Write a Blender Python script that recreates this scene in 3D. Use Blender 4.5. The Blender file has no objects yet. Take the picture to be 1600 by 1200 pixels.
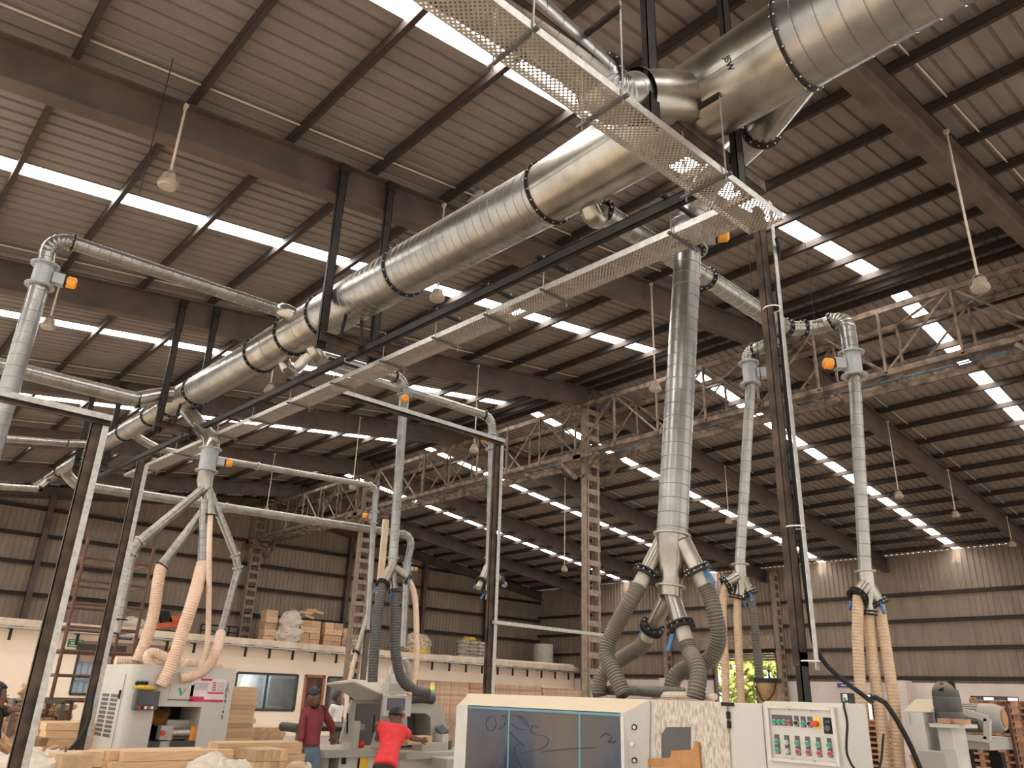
import bpy, bmesh, math, random
from mathutils import Vector, Matrix, noise
random.seed(7)
PI = math.pi
V = Vector
scn = bpy.context.scene
COL = scn.collection

# ------------------------------------------------------------------ camera, sky, light, exposure
HC = 1.68
YAW, PITCH, ROLL, FPX = 0.729190912, 0.380412019, 0.0335605586, 1211.387
_f = V((math.sin(YAW) * math.cos(PITCH), math.cos(YAW) * math.cos(PITCH), math.sin(PITCH)))
_r0 = V((math.cos(YAW), -math.sin(YAW), 0)); _u0 = _r0.cross(_f)
_r = math.cos(ROLL) * _r0 + math.sin(ROLL) * _u0
_u = -math.sin(ROLL) * _r0 + math.cos(ROLL) * _u0
camd = bpy.data.cameras.new('camera'); cam = bpy.data.objects.new('camera', camd); COL.objects.link(cam)
camd.sensor_width = 36; camd.lens = 36 * FPX / 1600; camd.clip_start = 0.05; camd.clip_end = 300
cam.matrix_world = Matrix(((_r.x, _u.x, -_f.x, 0), (_r.y, _u.y, -_f.y, 0), (_r.z, _u.z, -_f.z, HC), (0, 0, 0, 1)))
scn.camera = cam
scn.view_settings.view_transform = 'Standard'; scn.view_settings.look = 'None'
scn.view_settings.gamma = 1; scn.view_settings.use_curve_mapping = False
scn.view_settings.exposure = 0.35
SKY_STRENGTH = 1.5; SKYLIGHT_STRENGTH = 20.0
w = bpy.data.worlds.new('sky'); scn.world = w; w.use_nodes = True
nt = w.node_tree; bg = nt.nodes['Background']
bg.inputs[0].default_value = (1.0, 0.96, 0.90, 1); bg.inputs[1].default_value = SKY_STRENGTH

sund = bpy.data.lights.new('sun', 'SUN'); sund.energy = 7.0; sund.angle = .01; sund.color = (1, .95, .87)
sun = bpy.data.objects.new('sun', sund); COL.objects.link(sun); sun.rotation_euler = (math.radians(10), math.radians(-30), 0)

def P(x, y, X=None, Y=None, Z=None):
    "the point of the hall seen at photograph position x, y that lies on the plane X=, Y= or Z="
    d = _f * FPX + _r * (x - 800) + _u * (600 - y)
    t = X / d.x if X is not None else (Y / d.y if Y is not None else (Z - HC) / d.z)
    return V((0, 0, HC)) + d * t

# ------------------------------------------------------------------ materials
MATS = {}
def mat(name, col, rough=.6, metal=0., col2=None, scale=6., dust=0., dustcol=(.45, .33, .22), emit=0., bump=0., stretch=(1, 1, 1), rnd=0., detail=4., contrast=.5):
    if name in MATS: return MATS[name]
    m = bpy.data.materials.new(name); m.use_nodes = True; n = m.node_tree.nodes; l = m.node_tree.links
    b = n['Principled BSDF']; b.inputs['Roughness'].default_value = rough; b.inputs['Metallic'].default_value = metal
    c = (*col, 1)
    tc = n.new('ShaderNodeTexCoord'); mp = n.new('ShaderNodeMapping'); mp.inputs['Scale'].default_value = stretch
    l.new(tc.outputs['Object'], mp.inputs['Vector'])
    nz = n.new('ShaderNodeTexNoise'); nz.inputs['Scale'].default_value = scale; nz.inputs['Detail'].default_value = detail
    l.new(mp.outputs[0], nz.inputs['Vector'])
    rp = n.new('ShaderNodeValToRGB'); rp.color_ramp.elements[0].position = .5 - contrast * .4; rp.color_ramp.elements[1].position = .5 + contrast * .4
    c2 = col2 or tuple(v * .78 for v in col)
    rp.color_ramp.elements[0].color = (*c2, 1); rp.color_ramp.elements[1].color = c
    l.new(nz.outputs['Fac'], rp.inputs['Fac']); out = rp.outputs[0]
    if rnd:
        oi = n.new('ShaderNodeObjectInfo'); hs = n.new('ShaderNodeHueSaturation')
        mr = n.new('ShaderNodeMapRange'); mr.inputs[3].default_value = 1 - rnd; mr.inputs[4].default_value = 1 + rnd * .6
        l.new(oi.outputs['Random'], mr.inputs[0]); l.new(mr.outputs[0], hs.inputs['Value']); l.new(out, hs.inputs['Color']); out = hs.outputs[0]
    if dust:
        ge = n.new('ShaderNodeNewGeometry'); sx = n.new('ShaderNodeSeparateXYZ'); l.new(ge.outputs['Normal'], sx.inputs[0])
        mr = n.new('ShaderNodeMapRange'); mr.inputs[1].default_value = .15; mr.inputs[2].default_value = .8; mr.inputs[4].default_value = dust
        l.new(sx.outputs['Z'], mr.inputs[0])
        mx = n.new('ShaderNodeMix'); mx.data_type = 'RGBA'; l.new(mr.outputs[0], mx.inputs[0]); l.new(out, mx.inputs[6]); mx.inputs[7].default_value = (*dustcol, 1)
        out = mx.outputs[2]
        if metal:
            sb = n.new('ShaderNodeMath'); sb.operation = 'MULTIPLY_ADD'; l.new(mr.outputs[0], sb.inputs[0]); sb.inputs[1].default_value = -metal; sb.inputs[2].default_value = metal
            l.new(sb.outputs[0], b.inputs['Metallic'])
            sr = n.new('ShaderNodeMath'); sr.operation = 'MULTIPLY_ADD'; l.new(mr.outputs[0], sr.inputs[0]); sr.inputs[1].default_value = .8 - rough; sr.inputs[2].default_value = rough
            l.new(sr.outputs[0], b.inputs['Roughness'])
    l.new(out, b.inputs['Base Color'])
    if emit:
        b.inputs['Emission Color'].default_value = c; b.inputs['Emission Strength'].default_value = emit
    if bump:
        bp = n.new('ShaderNodeBump'); bp.inputs['Strength'].default_value = bump; bp.inputs['Distance'].default_value = .02
        l.new(nz.outputs['Fac'], bp.inputs['Height']); l.new(bp.outputs[0], b.inputs['Normal'])
    MATS[name] = m; return m

GALV = mat('galvanised spiral steel', (.36, .345, .32), .33, .94, (.25, .237, .217), 5, dust=.55, dustcol=(.50, .40, .28), stretch=(1, 1, 1))
GALVS = mat('galvanised sheet', (.40, .37, .325), .28, .94, (.25, .22, .178), 3.5, dust=.35, dustcol=(.50, .40, .28), contrast=.35)
GALVD = mat('dusty galvanised steel', (.37, .338, .29), .5, .6, (.44, .40, .34), 9, dust=.75, dustcol=(.52, .41, .28))
ZINC = mat('zinc angle', (.50, .48, .445), .42, .8, (.34, .32, .29), 25)
BLACKF = mat('black flange', (.010, .009, .009), .5, .0, (.03, .028, .025), 20)
BARG = mat('dark steel bar', (.10, .09, .08), .5, .3)
BOLT = mat('bolt', (.6, .58, .55), .35, .9)
CHAN = mat('black steel channel', (.016, .014, .013), .5, .1, (.032, .026, .022), 7)
RUSTCH = mat('rusty channel', (.10, .066, .047), .6, .1, (.035, .028, .024), 5, contrast=.3)
SHEET = mat('roof sheet', (.205, .168, .145), .55, .15, (.155, .125, .106), 1.6, stretch=(.4, 2.5, 1))
WSHEET = mat('wall sheet', (.275, .205, .15), .6, .1, (.205, .152, .11), 1.5, stretch=(2, 2, .5))
PURL = mat('purlin', (.045, .033, .027), .6, .1, (.034, .025, .02), 6)
RAFT = mat('rafter', (.10, .067, .048), .62, .05, (.06, .04, .03), 2.4, detail=8, contrast=.4)
COLM = mat('dusty column', (.28, .205, .145), .7, .0, (.17, .12, .088), 7, dust=.5)
TRUSS = mat('dusty truss', (.22, .15, .10), .7, .0, (.07, .05, .038), 5, dust=.6, contrast=.3)
CONDUIT = mat('conduit', (.55, .46, .36), .6, .2)
CREAM = mat('cream wall', (.90, .745, .585), .85, 0, (.85, .69, .53), .8)
PINKW = mat('dado wall', (.68, .585, .53), .85, 0, (.55, .455, .40), 1.2)
DECK = mat('deck edge', (.72, .58, .44), .8, 0, (.5, .4, .3), 3)
CONC = mat('floor concrete', (.50, .42, .34), .8, 0, (.40, .33, .26), 1.5)
BLUECAB = mat('blue cable', (.08, .20, .33), .5)
BLACKP = mat('black plastic', (.02, .02, .02), .5)
ORANGE = mat('orange actuator', (.85, .32, .02), .45)
GREYP = mat('grey paint', (.36, .37, .37), .45, .2, (.30, .31, .31), 10, dust=.4)
LTGREY = mat('light grey machine', (.50, .475, .43), .45, 0, (.46, .435, .39), 3, dust=.5, dustcol=(.6, .48, .33))
GREYM = mat('warm grey machine', (.37, .35, .305), .5, 0, (.33, .31, .27), 3, dust=.55, dustcol=(.6, .48, .33))
OFFW = mat('off white machine', (.56, .53, .485), .5, 0, (.48, .445, .40), 5, dust=.85, dustcol=(.62, .47, .30))
STAIN = mat('stained machine', (.58, .53, .46), .6, 0, (.33, .25, .18), 60, dust=.8, dustcol=(.62, .47, .30), stretch=(1, 1.6, .4), detail=6, contrast=.35)
DARK = mat('dark interior', (.015, .014, .013), .7)
WOOD = mat('pine timber', (.68, .46, .27), .7, 0, (.54, .32, .165), 9, stretch=(.5, 6, 6), rnd=.22)
WOODE = mat('sawn timber', (.62, .41, .245), .75, 0, (.47, .285, .15), 14, rnd=.25)
WOODR = mat('reddish timber', (.52, .29, .17), .75, 0, (.40, .21, .12), 10, rnd=.3)
BARK = mat('scrap wood', (.50, .31, .16), .8, 0, (.30, .17, .08), 16, rnd=.35)
BAGW = mat('woven bag', (.66, .57, .47), .8, 0, (.52, .43, .34), 14, bump=.6)
BAGY = mat('yellow bag', (.66, .45, .06), .7, 0, (.5, .33, .04), 10)
HOSEC = mat('cream hose', (.72, .52, .385), .45, 0, (.62, .43, .31), 12)
HOSET = mat('dusty tan hose', (.62, .44, .29), .6, 0, (.5, .345, .22), 12)
HOSEG = mat('grey hose', (.105, .088, .072), .55, 0, (.075, .062, .05), 10, dust=.45, dustcol=(.36, .28, .2))
HOSEB = mat('dark grey hose', (.07, .067, .064), .5, 0, (.05, .048, .046), 10, dust=.4, dustcol=(.36, .28, .2))
DGREEN = mat('green button', (.0, .30, .16), .35)
DRED = mat('red button', (.42, .012, .05), .35)
RED = mat('red', (.62, .03, .02), .45)
YEL = mat('yellow', (.80, .50, .02), .45)
WHITE = mat('white', (.78, .75, .70), .6)
PAPER = mat('paper', (.75, .66, .66), .7)
PLATE = mat('grey plate', (.075, .074, .071), .5)
TAPE = mat('brown tape', (.42, .20, .06), .4, 0, (.33, .15, .04), 12)
SCREEN = mat('screen', (.05, .055, .065), .15)
RUST = mat('rusty scaffold', (.15, .07, .04), .7, .2, (.09, .045, .03), 20)
DOORW = mat('brown door', (.115, .045, .027), .5, 0, (.085, .032, .02), 6, stretch=(4, 4, .5))
DFRAME = mat('door frame', (.36, .13, .06), .5)
WFRAME = mat('window frame', (.045, .035, .03), .5)
SKIN = mat('skin', (.155, .068, .04), .55)
HAIR = mat('hair', (.008, .007, .006), .5)
MAROON = mat('maroon shirt', (.20, .028, .032), .8, 0, (.15, .02, .024), 14)
REDT = mat('red t-shirt', (.74, .045, .045), .8, 0, (.62, .03, .035), 14)
WSHIRT = mat('white shirt', (.72, .68, .62), .8)
JEANS = mat('blue jeans', (.13, .18, .235), .85, 0, (.09, .125, .165), 12)
TROUS = mat('dark trousers', (.035, .028, .02), .85)
SHOE = mat('shoe', (.02, .018, .016), .6)
LENS = mat('lamp lens', (.36, .295, .225), .4)
LAMPB = mat('lamp body', (.30, .24, .175), .6, .2, dust=.5)
SIGNG = mat('sign green', (.03, .21, .085), .5)
SIGNB = mat('sign blue', (.06, .05, .22), .5)
LEAF = mat('leaf', (.34, .36, .09), .8, 0, (.2, .25, .05), 3)
GROUND = mat('yard ground', (.55, .45, .34), .9)
BLUEP = mat('blue plastic', (.06, .16, .33), .5)
JERRY = mat('jerrycan plastic', (.075, .072, .068), .55, 0, (.055, .052, .05), 6, dust=.5)
BUCKET = mat('stained bucket', (.36, .21, .085), .5, 0, (.20, .105, .04), 10, contrast=.3)
TANK = mat('tank', (.50, .44, .36), .6)
BLUEWIN = mat('blue window sheet', (.38, .47, .55), .3, 0, (.30, .39, .47), 2)

def glass(name, col, rough=.05, fac=.25):
    m = bpy.data.materials.new(name); m.use_nodes = True; n = m.node_tree.nodes; l = m.node_tree.links; n.clear()
    o = n.new('ShaderNodeOutputMaterial'); t = n.new('ShaderNodeBsdfTransparent'); g = n.new('ShaderNodeBsdfGlossy'); x = n.new('ShaderNodeMixShader')
    t.inputs[0].default_value = (*col, 1); g.inputs['Roughness'].default_value = rough; x.inputs[0].default_value = fac
    l.new(t.outputs[0], x.inputs[1]); l.new(g.outputs[0], x.inputs[2]); l.new(x.outputs[0], o.inputs[0]); MATS[name] = m; return m
for m_ in (CHAN, BLACKF, BLACKP, PURL, RUSTCH, DARK): m_.node_tree.nodes['Principled BSDF'].inputs['Specular IOR Level'].default_value = .15
GLASS = glass('office glass', (.75, .82, .85))

def acrylic():
    m = mat('dusty blue acrylic', (.012, .020, .044), .3, 0, (.022, .034, .064), 2.2, contrast=.6)
    n = m.node_tree.nodes; l = m.node_tree.links; b = n['Principled BSDF']
    src = b.inputs['Base Color'].links[0].from_socket
    tc = n.new('ShaderNodeTexCoord'); nz = n.new('ShaderNodeTexNoise'); nz.inputs['Scale'].default_value = 1.0; nz.inputs['Detail'].default_value = 12
    nz.inputs['Distortion'].default_value = .6
    l.new(tc.outputs['Object'], nz.inputs['Vector'])
    rp = n.new('ShaderNodeValToRGB'); rp.color_ramp.elements[0].position = .42; rp.color_ramp.elements[1].position = .66
    l.new(nz.outputs['Fac'], rp.inputs[0])
    mx = n.new('ShaderNodeMix'); mx.data_type = 'RGBA'; l.new(rp.outputs[0], mx.inputs[0]); l.new(src, mx.inputs[6]); mx.inputs[7].default_value = (.115, .09, .07, 1)
    l.new(mx.outputs[2], b.inputs['Base Color'])
    mr = n.new('ShaderNodeMapRange'); mr.inputs[3].default_value = .15; mr.inputs[4].default_value = .7; l.new(rp.outputs[0], mr.inputs[0]); l.new(mr.outputs[0], b.inputs['Roughness'])
    return m
ACRYL = acrylic()

def perforated():
    m = mat('perforated tray', (.38, .335, .275), .45, .4, (.28, .245, .20), 9)
    n = m.node_tree.nodes; l = m.node_tree.links; b = n['Principled BSDF']; o = n['Material Output']
    tc = n.new('ShaderNodeTexCoord')
    ds = []
    for off in (0., .5):
        a = n.new('ShaderNodeVectorMath'); a.operation = 'MULTIPLY_ADD'; a.inputs[1].default_value = (1 / .034, 1 / .034, 0); a.inputs[2].default_value = (off, off, 0)
        l.new(tc.outputs['Object'], a.inputs[0])
        fr = n.new('ShaderNodeVectorMath'); fr.operation = 'FRACTION'; l.new(a.outputs[0], fr.inputs[0])
        s = n.new('ShaderNodeVectorMath'); s.operation = 'SUBTRACT'; s.inputs[1].default_value = (.5, .5, 0); l.new(fr.outputs[0], s.inputs[0])
        ln = n.new('ShaderNodeVectorMath'); ln.operation = 'LENGTH'; l.new(s.outputs[0], ln.inputs[0]); ds.append(ln.outputs['Value'])
    mn = n.new('ShaderNodeMath'); mn.operation = 'MINIMUM'; l.new(ds[0], mn.inputs[0]); l.new(ds[1], mn.inputs[1])
    gt = n.new('ShaderNodeMath'); gt.operation = 'LESS_THAN'; gt.inputs[1].default_value = .235; l.new(mn.outputs[0], gt.inputs[0])
    tr = n.new('ShaderNodeBsdfTransparent'); x = n.new('ShaderNodeMixShader')
    l.new(gt.outputs[0], x.inputs[0]); l.new(b.outputs[0], x.inputs[1]); l.new(tr.outputs[0], x.inputs[2]); l.new(x.outputs[0], o.inputs[0])
    return m
PERF = perforated()
SKYL = mat('skylight sheet', (1.0, .985, .96), .5, emit=SKYLIGHT_STRENGTH)

# ------------------------------------------------------------------ mesh helpers
class MB:
    def __init__(s): s.v = []; s.f = []; s.mi = []; s.mats = []; s.cur = 0
    def use(s, m):
        if m not in s.mats: s.mats.append(m)
        s.cur = s.mats.index(m); return s
    def add(s, vs, fs):
        o = len(s.v); s.v += [tuple(v) for v in vs]
        for f in fs: s.f.append(tuple(i + o for i in f)); s.mi.append(s.cur)
        return s
    def box(s, a, b):
        x0, y0, z0 = [min(p, q) for p, q in zip(a, b)]; x1, y1, z1 = [max(p, q) for p, q in zip(a, b)]
        return s.add([(x0, y0, z0), (x1, y0, z0), (x1, y1, z0), (x0, y1, z0), (x0, y0, z1), (x1, y0, z1), (x1, y1, z1), (x0, y1, z1)],
                     [(0, 3, 2, 1), (4, 5, 6, 7), (0, 1, 5, 4), (1, 2, 6, 5), (2, 3, 7, 6), (3, 0, 4, 7)])
    def bar(s, p, q, wd, ht, up=(0, 0, 1)):
        p, q = V(p), V(q); d = (q - p).normalized(); up = V(up)
        if abs(d.dot(up)) > .99: up = V((0, 1, 0))
        x = d.cross(up).normalized() * wd / 2; z = x.cross(d).normalized() * ht / 2
        vs = [p - x - z, p + x - z, p + x + z, p - x + z, q - x - z, q + x - z, q + x + z, q - x + z]
        return s.add(vs, [(3, 2, 1, 0), (4, 5, 6, 7), (0, 1, 5, 4), (1, 2, 6, 5), (2, 3, 7, 6), (3, 0, 4, 7)])
    def channel(s, p, q, wd, ht, t=.008, up=(0, 0, 1), side=1):
        "C section along p-q, web of height ht, flanges of width wd towards side"
        p, q = V(p), V(q); d = (q - p).normalized(); up = V(up)
        if abs(d.dot(up)) > .99: up = V((0, 1, 0))
        x = d.cross(up).normalized() * side; z = up - d * up.dot(d); z.normalize()
        s.bar(p + x * t / 2, q + x * t / 2, t, ht, z)
        for k in (-1, 1): o = x * wd / 2 + z * k * (ht / 2 - t / 2); s.bar(p + o, q + o, wd, t, z)
        return s
    def ibeam(s, p, q, wd, ht, t=.012, up=(0, 0, 1)):
        p, q = V(p), V(q); d = (q - p).normalized(); up = V(up); z = up - d * up.dot(d); z.normalize()
        s.bar(p, q, t, ht, z)
        for k in (-1, 1): o = z * k * ht / 2; s.bar(p + o, q + o, wd, t * 1.3, z)
        return s
    def sweep(s, pts, rads, n=14, caps=True):
        pts = [V(p) for p in pts]
        if not hasattr(rads, '__len__'): rads = [rads] * len(pts)
        T = []
        for i in range(len(pts)):
            a = pts[max(i - 1, 0)]; b = pts[min(i + 1, len(pts) - 1)]; d = b - a; k = 2
            while d.length < 1e-7 and k < len(pts): a = pts[max(i - k, 0)]; b = pts[min(i + k, len(pts) - 1)]; d = b - a; k += 1
            T.append(d.normalized())
        ref = V((0, 0, 1)) if abs(T[0].z) < .9 else V((1, 0, 0))
        x = T[0].cross(ref).normalized(); o = len(s.v); 
        for i, p in enumerate(pts):
            x = (x - T[i] * x.dot(T[i])).normalized(); y = T[i].cross(x)
            for k in range(n):
                a = 2 * PI * k / n; s.v.append(tuple(p + (x * math.cos(a) + y * math.sin(a)) * rads[i]))
        for i in range(len(pts) - 1):
            for k in range(n):
                a = o + i * n + k; b = o + i * n + (k + 1) % n
                s.f.append((a, b, b + n, a + n)); s.mi.append(s.cur)
        if caps:
            s.f.append(tuple(o + k for k in range(n - 1, -1, -1))); s.mi.append(s.cur)
            s.f.append(tuple(o + (len(pts) - 1) * n + k for k in range(n))); s.mi.append(s.cur)
        return s
    def cyl(s, p, q, r, n=16, r2=None): return s.sweep([p, q], [r, r if r2 is None else r2], n)
    def spiral(s, p, q, r, pitch=.12, n=24, r2=None, e=-.005):
        "straight spiral seam tube: a raised lock seam every pitch"
        p, q = V(p), V(q); L = (q - p).length; d = (q - p) / L; r2 = r if r2 is None else r2
        pts = []; rd = []
        def at(t, ex): pts.append(p + d * t); rd.append(r + (r2 - r) * t / L + ex)
        at(0, 0); t = pitch * .6
        while t < L - pitch * .3:
            at(t - .005, 0); at(t - .002, e); at(t + .002, e); at(t + .005, 0); t += pitch
        at(L, 0)
        return s.sweep(pts, rd, n, caps=False)
    def ring(s, c, ax, r, th=.016, wd=.035, bolts=0, n=28, bm=None):
        "flat bolted flange ring round an axis"
        c = V(c); ax = V(ax).normalized()
        s.sweep([c - ax * th, c - ax * th, c + ax * th, c + ax * th], [r * .97, r + wd, r + wd, r * .97], n, caps=False)
        if bolts:
            k0 = s.cur
            if bm: s.use(bm)
            ref = V((0, 0, 1)) if abs(ax.z) < .9 else V((1, 0, 0)); x = ax.cross(ref).normalized(); y = ax.cross(x)
            for k in range(bolts):
                a = 2 * PI * k / bolts; b = c + (x * math.cos(a) + y * math.sin(a)) * (r + wd * .55)
                s.sweep([b - ax * (th + .01), b + ax * (th + .01)], .0075, 6)
            s.cur = k0
        return s
    def ball(s, c, rx, ry, rz, nu=16, nv=10, jit=0., seed=0, flat=None):
        c = V(c); vs = []; fs = []
        for j in range(nv + 1):
            th = PI * j / nv
            for i in range(nu):
                a = 2 * PI * i / nu; d = V((math.sin(th) * math.cos(a), math.sin(th) * math.sin(a), math.cos(th)))
                k = 1 + jit * noise.noise(d * 2.2 + V((seed * 3.7, seed, -seed)))
                p = V((d.x * rx * k, d.y * ry * k, d.z * rz * k))
                if flat is not None: p.z = max(p.z, -rz * flat)
                vs.append(c + p)
        for j in range(nv):
            for i in range(nu): a = j * nu + i; b = j * nu + (i + 1) % nu; fs.append((a, a + nu, b + nu, b))
        return s.add(vs, fs)
    def prism(s, poly, off):
        "polygon (3D points in a plane) extruded by the vector off"
        poly = [V(p) for p in poly]; off = V(off); n = len(poly)
        nrm = sum((poly[i].cross(poly[(i + 1) % n]) for i in range(n)), V((0, 0, 0)))
        if nrm.dot(off) > 0: poly = poly[::-1]
        vs = poly + [p + off for p in poly]
        return s.add(vs, [tuple(range(n)), tuple(range(2 * n - 1, n - 1, -1))] + [(i, i + n, (i + 1) % n + n, (i + 1) % n) for i in range(n)])
    def build(s, name, m=None, parent=None, smooth=True, bevel=0., label=None, loc=None):
        me = bpy.data.meshes.new(name)
        if loc is None: loc = ORG.get(parent.name, V((0, 0, 0))) if parent else V((0, 0, 0))
        L = V(loc)
        me.from_pydata([(v[0] - L.x, v[1] - L.y, v[2] - L.z) for v in s.v], [], s.f)
        if s.mats:
            for k in s.mats: me.materials.append(k)
            me.polygons.foreach_set('material_index', s.mi)
        else: me.materials.append(m)
        me.validate()
        bmm = bmesh.new(); bmm.from_mesh(me); bmesh.ops.recalc_face_normals(bmm, faces=bmm.faces); bmm.to_mesh(me); bmm.free()
        if smooth:
            me.polygons.foreach_set('use_smooth', [True] * len(me.polygons)); me.set_sharp_from_angle(angle=math.radians(38))
        o = bpy.data.objects.new(name, me); COL.objects.link(o)
        if parent: o.parent = parent; ORG[o.name] = L
        else: o.location = L; ORG[o.name] = L
        if bevel:
            b = o.modifiers.new('bevel', 'BEVEL'); b.width = bevel; b.segments = 2; b.limit_method = 'ANGLE'; b.angle_limit = .7
        if label: o['label'] = label
        return o
ORG = {}
def thing(name, label, cat, loc, group=None):
    o = bpy.data.objects.new(name, None); o.empty_display_size = .1; COL.objects.link(o); o.location = V(loc); ORG[o.name] = V(loc)
    o['label'] = label; o['category'] = cat
    if group: o['group'] = group
    return o
def tag(o, label, cat, group=None, kind=None):
    o['label'] = label; o['category'] = cat
    if group: o['group'] = group
    if kind: o['kind'] = kind
    return o
def struct(o, label=None, cat=None):
    o['kind'] = 'structure'
    if label: o['label'] = label
    if cat: o['category'] = cat
    return o
def cr(pts, step=.03):
    "Catmull-Rom through the points, evenly sampled"
    pts = [V(p) for p in pts]; q = [pts[0] * 2 - pts[1]] + pts + [pts[-1] * 2 - pts[-2]]; out = []
    for i in range(1, len(q) - 2):
        a, b, c, d = q[i - 1:i + 3]; n = max(2, int((c - b).length / step))
        for k in range(n):
            t = k / n
            out.append(.5 * ((2 * b) + (c - a) * t + (2 * a - 5 * b + 4 * c - d) * t * t + (3 * b - a - 3 * c + d) * t ** 3))
    out.append(pts[-1]); return out
def even(c, step):
    out = [c[0]]; acc = 0.
    for a, b in zip(c, c[1:]):
        L = (b - a).length
        while acc + L >= step and L > 1e-9:
            t = (step - acc) / L; a = a + (b - a) * t; out.append(a); L = (b - a).length; acc = 0.
        acc += L
    return out + [c[-1]]
def smooth_path(pts, step):
    "rounded, evenly spaced path through the points"
    c = even(cr(pts, .02), .02)
    for _ in range(14): c = [c[0]] + [(c[i - 1] + c[i] * 2 + c[i + 1]) / 4 for i in range(1, len(c) - 1)] + [c[-1]]
    return even(c, step)
def hose_mb(pts, r, rib=.03, n=16, amp=.07):
    c = smooth_path(pts, rib / 4); rd = [r * (1 + amp * (.5 if i % 4 in (1, 2) else -.5)) for i in range(len(c))]
    return MB().sweep(c, rd, n)
def text_obj(txt, size, m, parent, loc, right, up, name='lettering', extr=.0015, align='CENTER', spacing=1.):
    cu = bpy.data.curves.new(name, 'FONT'); cu.body = txt; cu.size = size; cu.extrude = extr; cu.align_x = align; cu.align_y = 'CENTER'; cu.space_line = spacing
    t = bpy.data.objects.new(name + '_src', cu); COL.objects.link(t)
    dg = bpy.context.evaluated_depsgraph_get(); dg.update(); me = bpy.data.meshes.new_from_object(t.evaluated_get(dg)); bpy.data.objects.remove(t); bpy.data.curves.remove(cu)
    r_ = V(right).normalized(); u_ = V(up); u_ = (u_ - r_ * u_.dot(r_)).normalized(); n_ = r_.cross(u_)
    M = Matrix(((r_.x, u_.x, n_.x, 0), (r_.y, u_.y, n_.y, 0), (r_.z, u_.z, n_.z, 0), (0, 0, 0, 1)))
    L = V(loc) - (ORG.get(parent.name, V((0, 0, 0))) if parent else V((0, 0, 0)))
    me.transform(Matrix.Translation(L) @ M); me.materials.clear(); me.materials.append(m)
    o = bpy.data.objects.new(name, me); COL.objects.link(o)
    if parent: o.parent = parent; ORG[o.name] = ORG.get(parent.name, V((0, 0, 0)))
    return o

# ------------------------------------------------------------------ the setting: roof, walls, floor
XR, ZR, SL, XW, XE, YB, YE = 13.8, 9.13, .13, 30.4, -3.2, -8., 31.2
def zr(x): return ZR - SL * abs(x - XR)
RAFY = [2.35 + 5.05 * k for k in range(-1, 6)]
SKYY = [-.2, 4.87, 9.92, 14.97, 20.02, 25.07]
SW = .15
def sheet_profile(y0, y1, pitch=.2, h=.028):
    n = max(1, round((y1 - y0) / pitch)); p = (y1 - y0) / n; out = []
    for i in range(n):
        y = y0 + i * p
        out += [(y, 0), (y + p * .72, 0), (y + p * .79, h), (y + p * .93, h)]
    return out + [(y1, 0)]
for name, xa, xb in (('ceiling', XE, XR), ('ceiling', XR, XW)):
    mb = MB(); ys = [YB] + [v for s in SKYY for v in (s - SW, s + SW)] + [YE]
    for a, b in zip(ys[::2], ys[1::2]):
        pr = sheet_profile(a, b); vs = []; fs = []; nx = 3
        for i in range(nx + 1):
            x = xa + (xb - xa) * i / nx; vs += [(x, y, zr(x) + z + .012) for y, z in pr]
        m_ = len(pr)
        for i in range(nx):
            for k in range(m_ - 1): a0 = i * m_ + k; fs.append((a0, a0 + 1, a0 + m_ + 1, a0 + m_))
        mb.add(vs, fs)
    for s in SKYY:                                  # the ridge end of each strip is ordinary sheet
        x0 = XR - .45 if name == 'ceiling' and xa < XR - 1 else XR; x1 = x0 + .45
        mb.add([(x0, s - SW, zr(x0) + .012), (x1, s - SW, zr(x1) + .012), (x1, s + SW, zr(x1) + .012), (x0, s + SW, zr(x0) + .012)], [(0, 1, 2, 3)])
    o = struct(mb.build(name, SHEET, smooth=False))
wn = 0
for s in SKYY:
    for xa, xb in ((XE, XR - .45), (XR + .45, XW - .3)):
        wn += 1; mb = MB(); pr = [(s - SW, .02), (s - .07, .02), (s - .05, .045), (s - .01, .045), (s + .01, .02), (s + .08, .02), (s + .1, .045), (s + .13, .045), (s + SW, .02)]
        vs = [(x, y, zr(x) + z) for x in (xa, xb) for y, z in pr]; n = len(pr)
        mb.add(vs, [(k, k + 1, k + n + 1, k + n) for k in range(n - 1)])
        struct(mb.build('window_%d' % wn, SKYL, smooth=False))
# purlins
def purlin(x):
    return struct(MB().channel((x, YB, zr(x) - .065), (x, YE, zr(x) - .065), .06, .13, .006, (0, 0, 1), 1).build('purlin', PURL, smooth=False))
x = XR - .22
PX_N = [XR - .2] + [11.95 - 1.13 * k for k in range(0, 14)] + [13.02]
for x in PX_N: purlin(x)
for x in [XR + .2] + [15.35 + 1.1 * k for k in range(14)]: purlin(x)
# rafters
RD = .46
for y in RAFY:
    for xa, xb in ((XE, XR - .02), (XR + .02, XW)):
        mb = MB(); o_ = .13 + RD / 2 + .012
        mb.ibeam((xa, y, zr(xa) - o_), (xb, y, zr(xb) - o_), .2, RD, .014)
        struct(mb.build('roof_beam', RAFT, smooth=False))
    for xa, xb in ((XE, XR - .6), (XR + .6, XW - .3)):
        mb = MB(); mb.cyl((xa, y - .33, zr(xa) - .03), (xb, y - .33, zr(xb) - .03), .012, 6)
        struct(mb.build('conduit', CONDUIT))
for xa, xb in ((XE, XR - .02), (XR + .02, XW)):
    mb = MB(); mb.ibeam((xa, YE - .2, zr(xa) - .34), (xb, YE - .2, zr(xb) - .34), .2, .38, .014); struct(mb.build('roof_beam', RAFT, smooth=False))
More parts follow.
